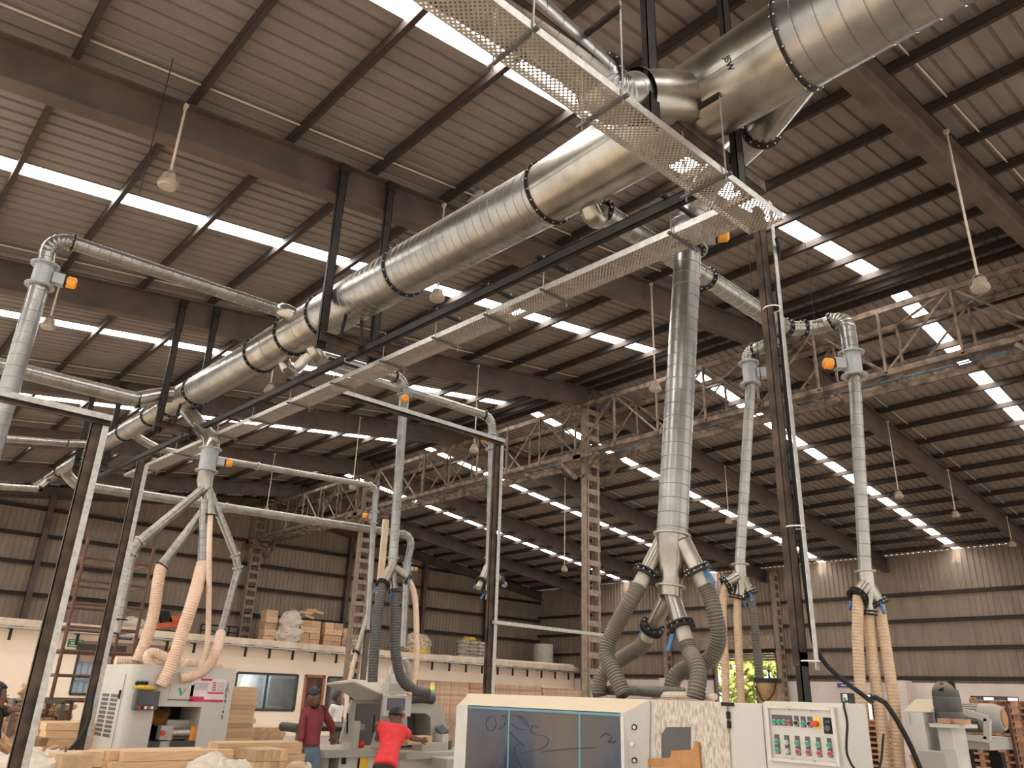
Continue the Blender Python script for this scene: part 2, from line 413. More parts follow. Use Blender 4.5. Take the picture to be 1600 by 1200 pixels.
# battened columns
def battened(x, y, z0, z1, w=.45, d=.2, step=.34):
    mb = MB()
    for k in (-1, 1): mb.channel((x + k * w / 2, y, z0), (x + k * w / 2, y, z1), .07, d, .01, (0, 1, 0), 1 if k > 0 else -1)
    z = z0 + .1
    while z < z1 - .1:
        for k in (-1, 1): mb.box((x - w / 2, y + k * (d / 2), z), (x + w / 2, y + k * (d / 2 + .01), z + .13))
        z += step
    return struct(mb.build('column', COLM, smooth=False))
for y in (2.35, 12.45, 22.55): battened(XR, y, 0, zr(XR) - .58)
battened(XR, YE - .35, 0, zr(XR) - .5)
for y in RAFY[:3] + [16.98, 22.55, 27.6]: battened(XW - .33, y, 0, zr(XW) - .3, .36, .2)
# ridge trusses with a cable ladder between them
ZB, ZT = 7.2, P(1440, 464, X=13.38).z
for x in (XR - .42, XR + .42):
    mb = MB(); mb.channel((x, YB, ZB), (x, YE - .4, ZB), .06, .12, .008, (0, 0, 1), 1)
    mb.channel((x, YB, ZT), (x, YE - .4, ZT), .06, .12, .008, (0, 0, 1), 1)
    y = YB + .4; k = 0
    while y < YE - 1.2:
        mb.bar((x, y, ZB), (x, y, ZT), .05, .04)
        a, b = ((ZB, ZT), (ZT, ZB))[k % 2]; mb.bar((x + .02, y, a), (x + .02, y + 1.26, b), .035, .035); y += 1.26; k += 1
    struct(mb.build('truss', TRUSS, smooth=False))
mb = MB(); y = YB + .4; k = 0
while y < YE - 1.2:
    mb.bar((XR - .42, y, ZB), (XR + .42, y, ZB), .05, .05)
    mb.bar((XR - .42, y, ZT), (XR + .42, y + 1.26, ZT), .04, .04); y += 1.26; k += 1
for y in (2.35, 12.45, 22.55, YE - .5):             # corbels under the bottom chords at the columns
    for s in (-1, 1):
        for x in (XR - .42, XR + .42):
            mb.bar((x, y + s * .1, ZB - .62), (x, y + s * .62, ZB - .1), .1, .07)
    for x in (XR - .42, XR + .42): mb.box((x - .07, y - .5, ZB - .16), (x + .07, y + .5, ZB - .06))
    mb.box((XR - .49, y - .12, ZB - .2), (XR + .49, y + .12, ZB - .06))
struct(mb.build('truss', TRUSS, smooth=False))
mb = MB()
for x in (XR - .3, XR + .02): mb.box((x - .01, YB, ZB - .1), (x + .01, YE - .6, ZB - .03))
y = YB + .2
while y < YE - .7: mb.box((XR - .3, y - .015, ZB - .1), (XR + .02, y + .015, ZB - .08)); y += .42
lad = tag(mb.build('cable_ladder', TRUSS, smooth=False), 'long dusty cable ladder between the two ridge trusses', 'cable ladder')
mb = MB(); mb.sweep(cr([(XR - .16 + .05 * math.sin(i * 1.7), YB + i * 2.4, ZB - .06) for i in range(17)], .4), .016, 8)
tag(mb.build('cable', BLUECAB), 'blue cable lying along the cable ladder under the ridge', 'cable')
# floor
struct(MB().box((XE - 3, YB - 3, -.2), (XW + .1, YE, 0)).build('floor', CONC, smooth=False))
# end wall: sheet above, columns and girts
pr = sheet_profile(XE, XW, .19, .03); mb = MB()
vs = [(x, YE - d, 2.6) for x, d in pr] + [(x, YE - d, zr(x) + .01) for x, d in pr]; n = len(pr)
mb.add(vs, [(k, k + 1, k + n + 1, k + n) for k in range(n - 1)])
struct(mb.build('wall_back', WSHEET, smooth=False))
for px, py in ((84, 776), (549.5, 846), (664, 900), (760, 932)):
    x = P(px, py, Y=YE - .2).x; mb = MB().ibeam((x, YE - .2, 0), (x, YE - .2, zr(x) - .4), .18, .22, .012, (0, 1, 0)); struct(mb.build('column', RAFT, smooth=False))
x = 1.2; struct(MB().ibeam((x, YE - .2, 0), (x, YE - .2, zr(x) - .4), .18, .22, .012, (0, 1, 0)).build('column', RAFT, smooth=False))
for px, py in ((470, 857.5), (470, 892.3), (470, 928), (750, 994)):
    z = P(px, py, Y=YE - .12).z
    struct(MB().channel((XE, YE - .1, z), (XW, YE - .1, z), .06, .13, .006).build('girt', PURL, smooth=False))
# right wall: sheet with a door opening, girts, plastered dado
DY0, DY1, DZ = 17.3, 20.3, 3.25
zd = P(1442, 1068, X=XW).z
mb = MB()
for a, b, zz in ((YB, DY0, zd), (DY0, DY1, 4.2), (DY1, YE, zd)):
    pr = sheet_profile(a, b, .19, .03); vs = [(XW - d, y, zz) for y, d in pr] + [(XW - d, y, zr(XW) + .01) for y, d in pr]; n = len(pr)
    mb.add(vs, [(k, k + 1, k + n + 1, k + n) for k in range(n - 1)])
struct(mb.build('wall_right', WSHEET, smooth=False))
mb = MB()
W1 = (P(1337, 1095, X=XW).y, P(1315, 1095, X=XW).y); W2 = (P(1371, 1095, X=XW).y, P(1353, 1095, X=XW).y); W3 = (P(1592, 1090, X=XW).y, P(1517, 1090, X=XW).y)
zw = P(1326, 1083, X=XW).z; WZ0, WZ1 = .95, zw
yc = [YB, W3[0], W3[1], W2[0], W2[1], W1[0], W1[1], DY0]
for i in range(0, 8, 2): mb.box((XW - .05, yc[i], 0), (XW + .15, yc[i + 1], zd + .02))
for a, b in (W1, W2, W3): mb.box((XW - .05, a, 0), (XW + .15, b, WZ0)); mb.box((XW - .05, a, WZ1), (XW + .15, b, zd + .02))
mb.box((XW - .05, DY1, 0), (XW + .15, YE, zd + .02))
for y in RAFY[:-1]: 
    if abs(y - 18.6) > 2: mb.box((XW - .62, y - .3, 0), (XW - .05, y + .3, zd + .08))
struct(mb.build('wall_right', PINKW, smooth=False))
for i, (a, b) in enumerate((W1, W2, W3)):
    wn += 1; m_ = MB()
    for y in (a, b): m_.box((XW - .03, y - .03, WZ0), (XW + .04, y + .03, WZ1))
    for z in (WZ0, WZ1): m_.box((XW - .03, a, z - .03), (XW + .04, b, z + .03))
    k = 4 if i == 2 else 2
    for j in range(1, k): y = a + (b - a) * j / k; m_.box((XW - .02, y - .02, WZ0), (XW + .03, y + .02, WZ1))
    wo = struct(m_.build('window_%d' % wn, WFRAME, smooth=False))
    for j in range(k):
        y0 = a + (b - a) * j / k; y1 = a + (b - a) * (j + 1) / k
        m_ = MB().box((XW + .0, y0 + .01, WZ0), (XW + .01, y1 - .01, WZ1)); m_.build('pane', SCREEN if j % 2 == (1 if i == 2 else 0) else GLASS, wo, smooth=False)
for px, py in ((1500, 923.5), (1500, 967), (1500, 1012)):
    z = P(px, py, X=XW - .1).z
    struct(MB().channel((XW - .1, YB, z), (XW - .1, YE, z), .06, .13, .006).build('girt', PURL, smooth=False))
z = P(1500, 1060, X=XW - .1).z
for a, b in ((YB, DY0), (DY1, YE)): struct(MB().channel((XW - .1, a, z), (XW - .1, b, z), .06, .13, .006).build('girt', PURL, smooth=False))
# shutter door
dr = MB()
for i in range(5): dr.box((XW - .06, DY0, DZ + .02 + i * .1), (XW - .03, DY1, DZ + .11 + i * .1))
do = struct(dr.build('door_1', WSHEET, smooth=False))
MB().box((XW - .55, DY0 - .2, 3.72), (XW - .06, DY1 + .2, 4.25)).build('shutter_box', COLM, do, smooth=False)
m_ = MB()
for y in (DY0, DY1): m_.box((XW - .1, y - .06, 0), (XW + .1, y + .06, 4.0))
m_.build('door_frame', RAFT, do, smooth=False)
# ------------------------------------------------------------------ office block along the back wall
YO = 28.5; ZO = 3.17
def oz(px, py): return P(px, py, Y=YO)
holes = []
a, b = oz(371, 1051), oz(459, 1110); holes.append((a.x, b.x, b.z, a.z))               # dark office window
a, b = oz(478, 1056), oz(507, 1056); holes.append((a.x, b.x, 0, a.z))                  # brown door
a, b = oz(513, 1058), oz(549, 1110); holes.append((a.x, b.x, .87, a.z))                # window right of the door
a, b = oz(124, 1016), oz(177, 1086); holes.append((a.x, b.x - .0, b.z, a.z))           # barred window
a, b = oz(652, 1064), oz(663, 1085); holes.append((a.x, b.x + .1, b.z, a.z))
holes.sort(); mb = MB(); xs = XE
for h in holes:
    mb.box((xs, YO, 0), (h[0], YO + .15, ZO)); 
    if h[2] > 0: mb.box((h[0], YO, 0), (h[1], YO + .15, h[2]))
    mb.box((h[0], YO, h[3]), (h[1], YO + .15, ZO)); xs = h[1]
mb.box((xs, YO, 0), (XW - .1, YO + .15, ZO))
struct(mb.build('wall_office', CREAM, smooth=False))
zl, zr_ = oz(0, 965).z, oz(930, 1045).z; xl, xr_ = oz(0, 965).x, oz(930, 1045).x
def zdk(x): return zl + (zr_ - zl) * (x - xl) / (xr_ - xl)
mb = MB(); mb.prism([(XE, YO - .35, zdk(XE) - .22), (XW - .1, YO - .35, zdk(XW) - .22), (XW - .1, YO - .35, zdk(XW)), (XE, YO - .35, zdk(XE))], (0, YE - YO + .3, 0))
struct(mb.build('deck', DECK, smooth=False))
mb = MB(); mb.cyl((XE, YO - .4, zdk(XE) - .27), (XW - .2, YO - .4, zdk(XW) - .27), .035, 8); struct(mb.build('trim_1', ZINC))
a, b = oz(130, 1001), oz(262, 1040)
struct(MB().box((a.x, YO - .03, b.z), (b.x, YO, a.z)).build('recess_shade', mat('brown recess shade', (.36, .25, .18), .85), smooth=False))  # shade of the wall recess, painted as a flat brown panel
for i in range(30):
    x = 4.4 + i * .93
    if x > 30: break
    m_ = MB(); z = zdk(x) - .27
    m_.box((x - .04, YO - .38, z - .36), (x + .04, YO - .33, z + .02)); m_.box((x - .04, YO - .38, z - .04), (x + .04, YO + .0, z + .02)); m_.box((x - .04, YO - .38, z - .0), (x + .3, YO - .33, z + .05))
    tag(m_.build('bracket', CHAN, smooth=False), 'small dark angle bracket under the deck edge of the cream office', 'bracket', 'angle brackets under the deck edge')
def win(n, h, m, frame=WFRAME, bars=0, cols=1, backing=None):
    x0, x1, z0, z1 = h; m_ = MB()
    for x in (x0, x1): m_.box((x - .035, YO - .02, z0), (x + .035, YO + .1, z1))
    for z in (z0, z1): m_.box((x0, YO - .02, z - .04), (x1, YO + .1, z + .04))
    for j in range(1, cols): x = x0 + (x1 - x0) * j / cols; m_.box((x - .025, YO, z0), (x + .025, YO + .08, z1))
    o = struct(m_.build('window_%d' % n, frame, smooth=False))
    for j in range(cols):
        MB().box((x0 + (x1 - x0) * j / cols, YO + .05, z0), (x0 + (x1 - x0) * (j + 1) / cols, YO + .06, z1)).build('pane', m, o, smooth=False)
    if bars:
        m_ = MB()
        for j in range(1, bars): x = x0 + (x1 - x0) * j / bars; m_.cyl((x, YO - .0, z0), (x, YO - .0, z1), .02, 6)
        for t in (.33, .75): z = z0 + (z1 - z0) * t; m_.box((x0, YO - .02, z - .03), (x1, YO + .02, z + .03))
        m_.build('window_bars', mat('bar grey', (.20, .24, .28), .5), o, smooth=False)
    return o
hh = sorted(holes)
win(wn + 1, hh[0], BLUEWIN, bars=7)
MB().box((hh[0][0] - .1, YO - .06, hh[0][3] - .06), (hh[0][1] + .1, YO, hh[0][3] + .2)).build('lintel', WFRAME, bpy.data.objects['window_%d' % (wn + 1)], smooth=False)
win(wn + 2, hh[1], GLASS, cols=2); win(wn + 3, hh[3], GLASS); win(wn + 4, hh[4], GLASS)
h = hh[2]; m_ = MB().box((h[0] + .05, YO + .03, 0), (h[1] - .05, YO + .08, h[3] - .05)); do = struct(m_.build('door_2', DOORW, smooth=False))
m_ = MB()
for x in (h[0], h[1]): m_.box((x - .05, YO - .03, 0), (x + .05, YO + .1, h[3] + .05))
m_.box((h[0], YO - .03, h[3] - .05), (h[1], YO + .1, h[3] + .05)); m_.build('door_frame', DFRAME, do, smooth=False)
xm = h[0] + (h[1] - h[0]) * .68; MB().box((xm, YO + .02, .9), (h[1] - .12, YO + .03, h[3] - .12)).build('door_glass', SCREEN, do, smooth=False)
MB().box((h[0] + .25, YO + .015, 1.5), (h[0] + .45, YO + .03, 1.6)).build('door_sign', WHITE, do, smooth=False)
# rooms behind the office windows
mb = MB(); mb.box((hh[1][0] - .6, YO + 2.4, 0), (hh[4][1] + .6, YO + 2.5, 3.0)); mb.box((hh[1][0] - .7, YO + .15, 0), (hh[1][0] - .6, YO + 2.5, 3.0)); mb.box((hh[4][1] + .5, YO + .15, 0), (hh[4][1] + .6, YO + 2.5, 3))
struct(mb.build('wall_inner', mat('office inside', (.42, .48, .52), .8), smooth=False))
ll = bpy.data.lights.new('office_fill', 'AREA'); ll.energy = 90; ll.size = 1.2; lo = bpy.data.objects.new('office_fill', ll); COL.objects.link(lo); lo.location = ((hh[1][0] + hh[1][1]) / 2, YO + 1.3, 2.9)  # added fill lamp, brightens the rooms behind the glass
x = hh[1][0]
cab_ = tag(MB().box((x + .95, YO + 1.7, .0), (x + 1.3, YO + 2.1, 1.95)).build('display_cabinet', mat('lit shelf', (.70, .72, .50), .6), smooth=False), 'tall pale lit cabinet inside the dark office window', 'cabinet')
tag(MB().box((x + 1.9, YO + 1.2, .0), (x + 2.35, YO + 1.8, 2.0)).build('steel_cupboard', mat('cupboard', (.42, .46, .48), .5), smooth=False), 'grey steel cupboard behind the right half of the office window', 'cupboard')
tag(MB().box((x + .75, YO + .5, .0), (x + 2.2, YO + 1.0, .98)).build('office_desk', mat('desk', (.5, .5, .5), .5), smooth=False), 'office desk just inside the dark office window', 'desk')
# signs on the office wall
def sign(pa, pb, col, label, lines, lc=WHITE):
    a, b = oz(*pa), oz(*pb); o = tag(MB().box((a.x, YO - .04, b.z), (b.x, YO - .01, a.z)).build('wall_sign', col, smooth=False), label, 'sign')
    m_ = MB(); hgt = a.z - b.z
    for t, l0, l1 in lines: z = b.z + hgt * t; m_.box((a.x + (b.x - a.x) * l0, YO - .045, z - hgt * .05), (a.x + (b.x - a.x) * l1, YO - .04, z + hgt * .05))
    m_.build('sign_lines', lc, o, smooth=False); return o
sign((107, 998.5), (127, 1012), SIGNG, 'green sign with pale lines of writing on the cream wall', [(.82, .1, .9), (.6, .2, .7), (.45, .2, .95), (.2, .1, .6)])
sign((185, 994), (205, 1000.5), SIGNB, 'narrow blue name sign on the cream wall left of the hoses', [(.5, .15, .85)])
cs = sign((260, 1007.5), (271, 1022), YEL, 'yellow and red caution sign on the cream wall', [], RED) if False else None
a, b = oz(260, 1007.5), oz(271, 1022)
cs = tag(MB().box((a.x, YO - .04, b.z), (b.x, YO - .01, a.z)).build('caution_sign', WHITE, smooth=False), 'small yellow and red caution sign on the cream wall', 'sign')
MB().box((a.x, YO - .05, (a.z + b.z) / 2), (b.x, YO - .04, a.z)).build('yellow_half', YEL, cs, smooth=False); MB().box((a.x + .03, YO - .05, b.z + .03), (b.x - .03, YO - .04, (a.z + b.z) / 2 - .04)).build('red_half', RED, cs, smooth=False)
m_ = MB(); c = V(((a.x + b.x) / 2, YO - .051, a.z - .1)); m_.prism([c + V((-.09, 0, -.07)), c + V((.09, 0, -.07)), c + V((0, 0, .08))], (0, -.004, 0)); m_.build('warning_triangle', BLACKP, cs, smooth=False)
p = oz(121, 984); sc_ = thing('security_camera', 'small white security camera under the deck edge', 'camera', p); MB().box(p + V((-.08, -.2, -.1)), p + V((.08, 0, .08))).build('camera_body', WHITE, sc_, smooth=False); MB().cyl(p + V((0, -.23, -.04)), p + V((0, -.19, -.04)), .05, 12).build('camera_eye', BLACKP, sc_); MB().bar(p + V((0, -.1, .05)), p + V((0, -.1, .2)), .03, .03).build('camera_mount', WHITE, sc_, smooth=False)
ps = P(1327, 1071, X=XW - .06); o = tag(MB().box(ps + V((-.03, -.45, -.07)), ps + V((0, .45, .07))).build('wall_sign', SIGNB, smooth=False), 'narrow dark blue sign on the right wall above a window', 'sign')
MB().box(ps + V((-.035, -.3, -.02)), ps + V((-.03, .3, .02))).build('sign_lines', WHITE, o, smooth=False)
# ------------------------------------------------------------------ outside the shutter door
struct(MB().box((XW + .16, -10, -.25), (XW + 40, 45, -.02)).build('ground', GROUND, smooth=False))
rt = random.Random(4)
def tree(x, y, h, r, label):
    t = thing('tree', label, 'tree', (x, y, 0), 'trees in the yard outside')
    MB().sweep([(x, y, 0), (x + .1, y, h * .5), (x, y + .1, h * .8)], [.16, .11, .05], 8).build('trunk', BARK, t)
    mb = MB()
    for i in range(420):
        d = V((rt.gauss(0, 1), rt.gauss(0, 1), rt.gauss(0, 1))).normalized() * r * (.55 + .45 * rt.random()); c = V((x, y, h * .62)) + V((d.x, d.y, d.z * .9))
        a = V((rt.uniform(-1, 1), rt.uniform(-1, 1), rt.uniform(-1, 1))).normalized() * .28; b = a.orthogonal().normalized() * .17
        mb.add([c - a, c + b, c + a, c - b], [(0, 1, 2, 3)])
    mb.build('foliage', LEAF, t, smooth=False)
for i, (dx, y, h, r) in enumerate(((9, 23.4, 4.4, 1.9), (13, 27.8, 5.2, 2.2), (8.5, 28.3, 4.4, 2.0), (13, 23., 5.2, 2.3))):
    tree(XW + dx, y, h, r, ['leafy green tree in the middle of the door opening', 'leafy green tree behind the left hoses in the door opening', 'leafy green tree at the left edge of the door opening', 'leafy green tree at the right edge of the door opening'][i])
def pallet(x, y, z, rot=0, m=WOODR, w=1.1, d=.9, h=.13):
    mb = MB()
    for k in range(6): yy = -d / 2 + k * d / 5; mb.box((-w / 2, yy - .05, h - .02), (w / 2, yy + .05, h))
    for k in range(3): yy = -d / 2 + k * d / 2; mb.box((-w / 2, yy - .05, 0), (w / 2, yy + .05, .02))
    for k in range(3):
        xx = -w / 2 + .05 + k * (w - .1) / 2; mb.box((xx - .05, -d / 2, .02), (xx + .05, d / 2, h - .02))
    o = mb.build('pallet', m, smooth=False); o.location = (x, y, z); o.rotation_euler = (0, 0, rot); return o
p0 = None
for j, (x, y) in enumerate(((XW + 3.2, 19.75), (XW + 3.2, 21.9))):
    for k in range(11 - j * 2):
        if p0 is None: o = p0 = pallet(x, y, -.02 + .135 * k)
        else: o = p0.copy(); COL.objects.link(o); o.location = (x, y, -.02 + .135 * k)
        tag(o, ['reddish pallet in the right yard stack seen through the door', 'reddish pallet in the left yard stack seen through the door'][j], 'pallet', ['pallets of the right yard stack', 'pallets of the left yard stack'][j])
tag(MB().box((XW + 4.5, 22.6, 0), (XW + 6.2, 24.2, 1.0)).build('drum_crate', BLUEP, smooth=False), 'blue plastic crate in the yard behind the hoses', 'crate')

# ------------------------------------------------------------------ main duct
DX = 3.95
DZT = [(-3, 5.73), (1.70, 5.73), (4.03, 5.73), (6.2, 5.84), (7.88, 5.89), (8.71, 5.91), (9.63, 5.92), (11.86, 5.98), (13.0, 6.05), (15.4, 6.08), (17.2, 6.13), (22.4, 6.15)]
def dz(y):
    for (a, za), (b, zb) in zip(DZT, DZT[1:]):
        if y <= b: return za + (zb - za) * (y - a) / (b - a)
    return DZT[-1][1]
def D(y): return V((DX, y, dz(y)))
duct = thing('main_duct', 'huge galvanised extraction duct running diagonally across the hall under the roof', 'duct', D(4))
SEC = [(-1.6, 1.70, .318, .318, 1, .135), (1.70, 4.03, .318, .27, 0, 0), (4.03, 6.2, .27, .27, 1, .11), (6.2, 7.88, .265, .265, 1, .11), (7.88, 8.71, .258, .258, 0, 0), (8.71, 9.63, .245, .245, 0, 0),
       (9.63, 11.86, .232, .232, 1, .11), (11.86, 13.0, .222, .222, 1, .11), (13.0, 14.0, .18, .17, 0, 0), (14.0, 15.4, .165, .165, 1, .11), (15.4, 17.2, .15, .14, 1, .11), (17.2, 18., .128, .125, 0, 0), (18., 20., .12, .12, 1, .11), (20., 21.2, .105, .1, 0, 0), (21.2, 22.2, .098, .095, 1, .11)]
for i, (a, b, r, r2, sp, pt) in enumerate(SEC):
    mb = MB()
    if sp: mb.spiral(D(a), D(b), r, pt, 48, r2)
    else:
        mb.sweep([D(a), D(b)], [r, r2], 48, caps=False)
        d = D(b) - D(a)
        for an in (200, -35):                                # lapped longitudinal seams of the plain sections
            q = V((math.cos(math.radians(an)), 0, math.sin(math.radians(an)))); mb.bar(D(a) + q * (r + .001), D(b) + q * (r2 + .001), .03, .006, q)
        m2 = (a + b) / 2; mb.ring(D(m2), d, (r + r2) / 2, .004, .004, 0, 48)
    mb.build('duct_section', GALV if sp else GALVS, duct)
    MB().use(BLACKF).ring(D(b), D(b) - D(a), max(r2, SEC[i + 1][2] if i + 1 < len(SEC) else r2) + .002, .009, .02, 18 if r2 > .2 else 10, 44, BOLT).build('flange', None, duct)
MB().cyl(D(22.2), D(22.22), .095, 20).build('end_cap', GALVS, duct)
q = V((math.cos(math.radians(186)), 0, math.sin(math.radians(186)))); up_ = V((-math.sin(math.radians(186)), 0, math.cos(math.radians(186))))
pt_ = P(1131, 111, X=DX - .3); an = 203
q = V((math.cos(math.radians(an)), 0, math.sin(math.radians(an)))); pp = D(2.05) + q * .316
text_obj('JSW', .06, BLACKP, duct, pp, V((.39, 0, -.92)), V((0, -1, 0)), 'mill_stamp', .002)

# ------------------------------------------------------------------ branch pipes
def flange(root, c, ax, r, wd=.022, bolts=10, m=BLACKF, th=.008):
    return MB().use(m).ring(c, ax, r + .003, th, wd, bolts, 28, BOLT).build('flange', None, root)
def run(root, pts, r, pitch=.1, R=None, m=None, fl=True, fm=BLACKF, r2=None):
    "spiral pipe along the corner points, with segmented bends"
    m = m or GALV; pts = [V(p) for p in pts]; R = R or r * 2.6; cur = pts[0]
    for i in range(1, len(pts)):
        if i < len(pts) - 1:
            a = (pts[i - 1] - pts[i]).normalized(); b = (pts[i + 1] - pts[i]).normalized(); ang = PI - a.angle(b); t = R * math.tan(ang / 2)
            t = min(t, (pts[i] - cur).length * .95, (pts[i + 1] - pts[i]).length * .6); Rr = t / max(math.tan(ang / 2), 1e-6)
            s, e = pts[i] + a * t, pts[i] + b * t
        else: s = pts[i]; t = 0
        if (s - cur).length > .02: MB().spiral(cur, s, r, pitch, 26, e=-.004).build('pipe', m, root)
        if t:
            cen = pts[i] + (a + b).normalized() * (Rr / math.cos(ang / 2)); u0 = s - cen; nrm = u0.cross(e - cen).normalized(); k = max(3, int(ang / .22)); c = []; rd = []
            for j in range(k + 1):
                p = cen + Matrix.Rotation(ang * j / k, 3, nrm) @ u0
                tg = nrm.cross(p - cen).normalized()
                c += [p - tg * .004, p, p + tg * .004]; rd += [r, r + .004, r]
            MB().sweep(c, rd, 26, caps=False).build('elbow', m, root)
            if fl: flange(root, s, a, r, .022, 8, fm); 
            cur = e
    return pts[-1]
def damper(root, p, d, r, L=.3, act=(1, 0, 0), orange=True):
    "grey valve body between two flanges with its orange actuator"
    p, d = V(p), V(d).normalized(); act = V(act); act = (act - d * act.dot(d)).normalized()
    b = MB().cyl(p, p + d * L, r * 1.04, 26).build('damper_body', GREYP, root)
    for q in (p, p + d * L): flange(root, q, d, r, .045, 10, GREYP, .007)
    c = p + d * L * .5
    MB().bar(c + act * r, c + act * (r + .11), .1, .12, d).build('actuator_bracket', GREYP, root, smooth=False, bevel=.006)
    MB().bar(c + act * (r + .1), c + act * (r + .14), .09, .09, d).build('actuator_base', BLACKP, root, smooth=False)
    MB().sweep([c + act * (r + .13), c + act * (r + .14), c + act * (r + .21), c + act * (r + .225)], [.055, .062, .058, .04], 16).build('actuator', ORANGE, root)
    return p + d * L
def gate(root, c, d, r, hand=(0, 1, 0), col=None):
    "blast gate: black flange pair and a slide handle"
    flange(root, c, d, r, .035, 10); flange(root, V(c) + V(d).normalized() * .03, d, r, .035, 0)
    h = V(hand).normalized(); a = V(c) + h * r; MB().bar(a, a + h * .08 + V((0, 0, -.12)), .022, .03).build('gate_handle', col or BLUEP, root, smooth=False)
def takeoff(root, y, side, r, out=.45, drop=-.1):
    "short branch leaving the duct wall; returns its mouth"
    s = V((side, 0, 0)); a = D(y) + s * .12; b = D(y) + s * out + V((0, 0, drop)); MB().sweep([a, b], [r * 1.12, r], 26, caps=False).build('takeoff', GALVS, root); flange(root, b, b - a, r, .022, 8); return b

# left pipe with its elbow and long drop
t = thing('branch_pipe', 'galvanised branch pipe at far left bending down beside an orange actuator', 'pipe', (1.2, 8.5, 5.9))
YP = 8.5
b0 = P(440, 487, Y=YP); a0 = D(8.25); MB().sweep(cr([a0, a0 + V((-.3, .1, .12)), b0], .05), .09, 24, caps=False).build('takeoff', GALVS, t); flange(t, b0, (1, 0, 0), .078, .02, 8)
el = P(86, 376, Y=YP); bt = P(71, 415, Y=YP)
e = run(t, [b0, P(120, 380, Y=YP) + V((-.25, 0, -.02)), bt], .078, .11)
e = damper(t, bt, (0, 0, -1), .09, .24, (1, -.2, 0)); run(t, [e, V((e.x, e.y, 1.4))], .09, .12)
# second left run, thicker
t = thing('branch_pipe', 'thick galvanised branch pipe leaving the frame at left below the beam', 'pipe', (1.5, 12.6, 5.9))
b0 = P(215, 625, Y=12.5); MB().sweep(cr([D(12.35), D(12.4) + V((-.25, .05, -.02)), b0], .05), .13, 26, caps=False).build('takeoff', GALVS, t); flange(t, b0, (1, 0, 0), .115, .02, 8); a = P(-60, 557, Y=12.5); run(t, [b0, a], .115, .13); run(t, [a, a + V((-2.5, 0, -.1))], .115, .13)
t = thing('branch_pipe', 'thin galvanised pipe crossing behind the left gantry frame to the duct', 'pipe', (2.3, 17, 5.9))
b0 = P(105, 693, Y=17.); MB().sweep(cr([D(16.9), D(17) + V((-.3, 0, -.02)), b0], .05), .08, 20, caps=False).build('takeoff', GALVS, t); flange(t, b0, (1, 0, 0), .07, .02, 8); run(t, [b0, P(-50, 681, Y=17.)], .07, .1)
t = thing('branch_pipe', 'thin galvanised pipe running left from the far end of the main duct', 'pipe', (2.8, 20, 5.6))
b0 = P(60, 764, Y=20.6); MB().sweep(cr([D(20.9), D(20.8) + V((-.2, -.1, -.3)), b0], .05), .08, 20, caps=False).build('takeoff', GALVS, t); flange(t, b0, (1, 0, 0), .075, .02, 8); run(t, [b0, P(-60, 756, Y=20.6)], .075, .1)
# long low run across the back
t = thing('branch_pipe', 'long galvanised pipe crossing the hall low in front of the back wall', 'pipe', (8, 18, 5.6))
Y6 = 19.8; b0 = P(120, 758, Y=Y6); MB().sweep(cr([D(19.6), D(19.7) + V((.12, .05, -.12)), b0], .05), .12, 24, caps=False).build('takeoff', GALVS, t); flange(t, b0, (1, 0, 0), .11, .02, 8, GALVD)
e = run(t, [b0, P(640, 836, Y=Y6) + V((.12, 0, 0)), P(636, 880, Y=Y6)], .11, .12, fm=GALVD); e = damper(t, e, (0, 0, -1), .11, .3, (1, -.4, 0)); e = run(t, [e, P(630, 1010, Y=Y6)], .11, .12)
for px in (352, 493):
    f_ = (px - 112) / (640 - 112); b1 = P(640, 836, Y=Y6); xx = P(px, 800, Y=Y6).x; c = V((xx, Y6, b0.z + (b1.z - b0.z) * (xx - b0.x) / (b1.x - b0.x))); flange(t, c, (1, 0, 0), .11, .02, 8, GALVD)
# pipe seven
t = thing('branch_pipe', 'thin galvanised pipe bending down in front of the far ridge column', 'pipe', (7, 15, 5.8))
Y7 = 15.2; b0 = P(248, 702, Y=Y7); MB().sweep(cr([D(14.9), D(15.05) + V((.15, .05, -.12)), b0], .05), .08, 20, caps=False).build('takeoff', GALVS, t); flange(t, b0, (1, 0, 0), .065, .02, 8)
e = run(t, [b0, P(588, 760, Y=Y7), P(585, 800, Y=Y7)], .065, .1, fm=GALVD); e = damper(t, e, (0, 0, -1), .065, .25, (-1, 0, 0)); e = run(t, [e, P(574, 985, Y=Y7)], .065, .1)
c = P(402, 733, Y=Y7); c = V((c.x, Y7, b0.z + (P(588, 760, Y=Y7).z - b0.z) * (c.x - b0.x) / (P(588, 760, Y=Y7).x - b0.x))); flange(t, c, (1, 0, 0), .065, .02, 8, GALVD)
gate(t, e, (0, 0, -1), .065); sp = e + V((-.1, 0, .5)); q = P(557, 1018, Y=Y7); MB().cyl(e + V((0, 0, .45)), q, .05, 16).build('splitter_leg', GALVD, t); gate(t, q, q - e, .05)
h1 = tag(hose_mb([q, q + V((-.15, 0, -.9)), P(543, 1075, Y=Y7 - .2), P(540, 1130, Y=Y7 - .5)], .045, .06, 12).build('flexible_hose', HOSEC), 'thin cream hose hanging left of the slotted far column', 'hose')
h1 = tag(hose_mb([e + V((0, 0, -.02)), e + V((0, 0, -1.4))], .065, .05, 12).build('flexible_hose', HOSEG), 'short dusty hose continuing straight down below the far thin pipe', 'hose')
a, b = P(603, 812, Y=14.), P(578, 1085, Y=14.); tag(MB().bar(a, V((b.x, b.y, .0)), .12, .08, (0, 1, 0)).build('timber_post', mat('pale batten', (.60, .45, .31), .7), smooth=False), 'tall pale timber batten standing beside the slotted far column', 'batten')
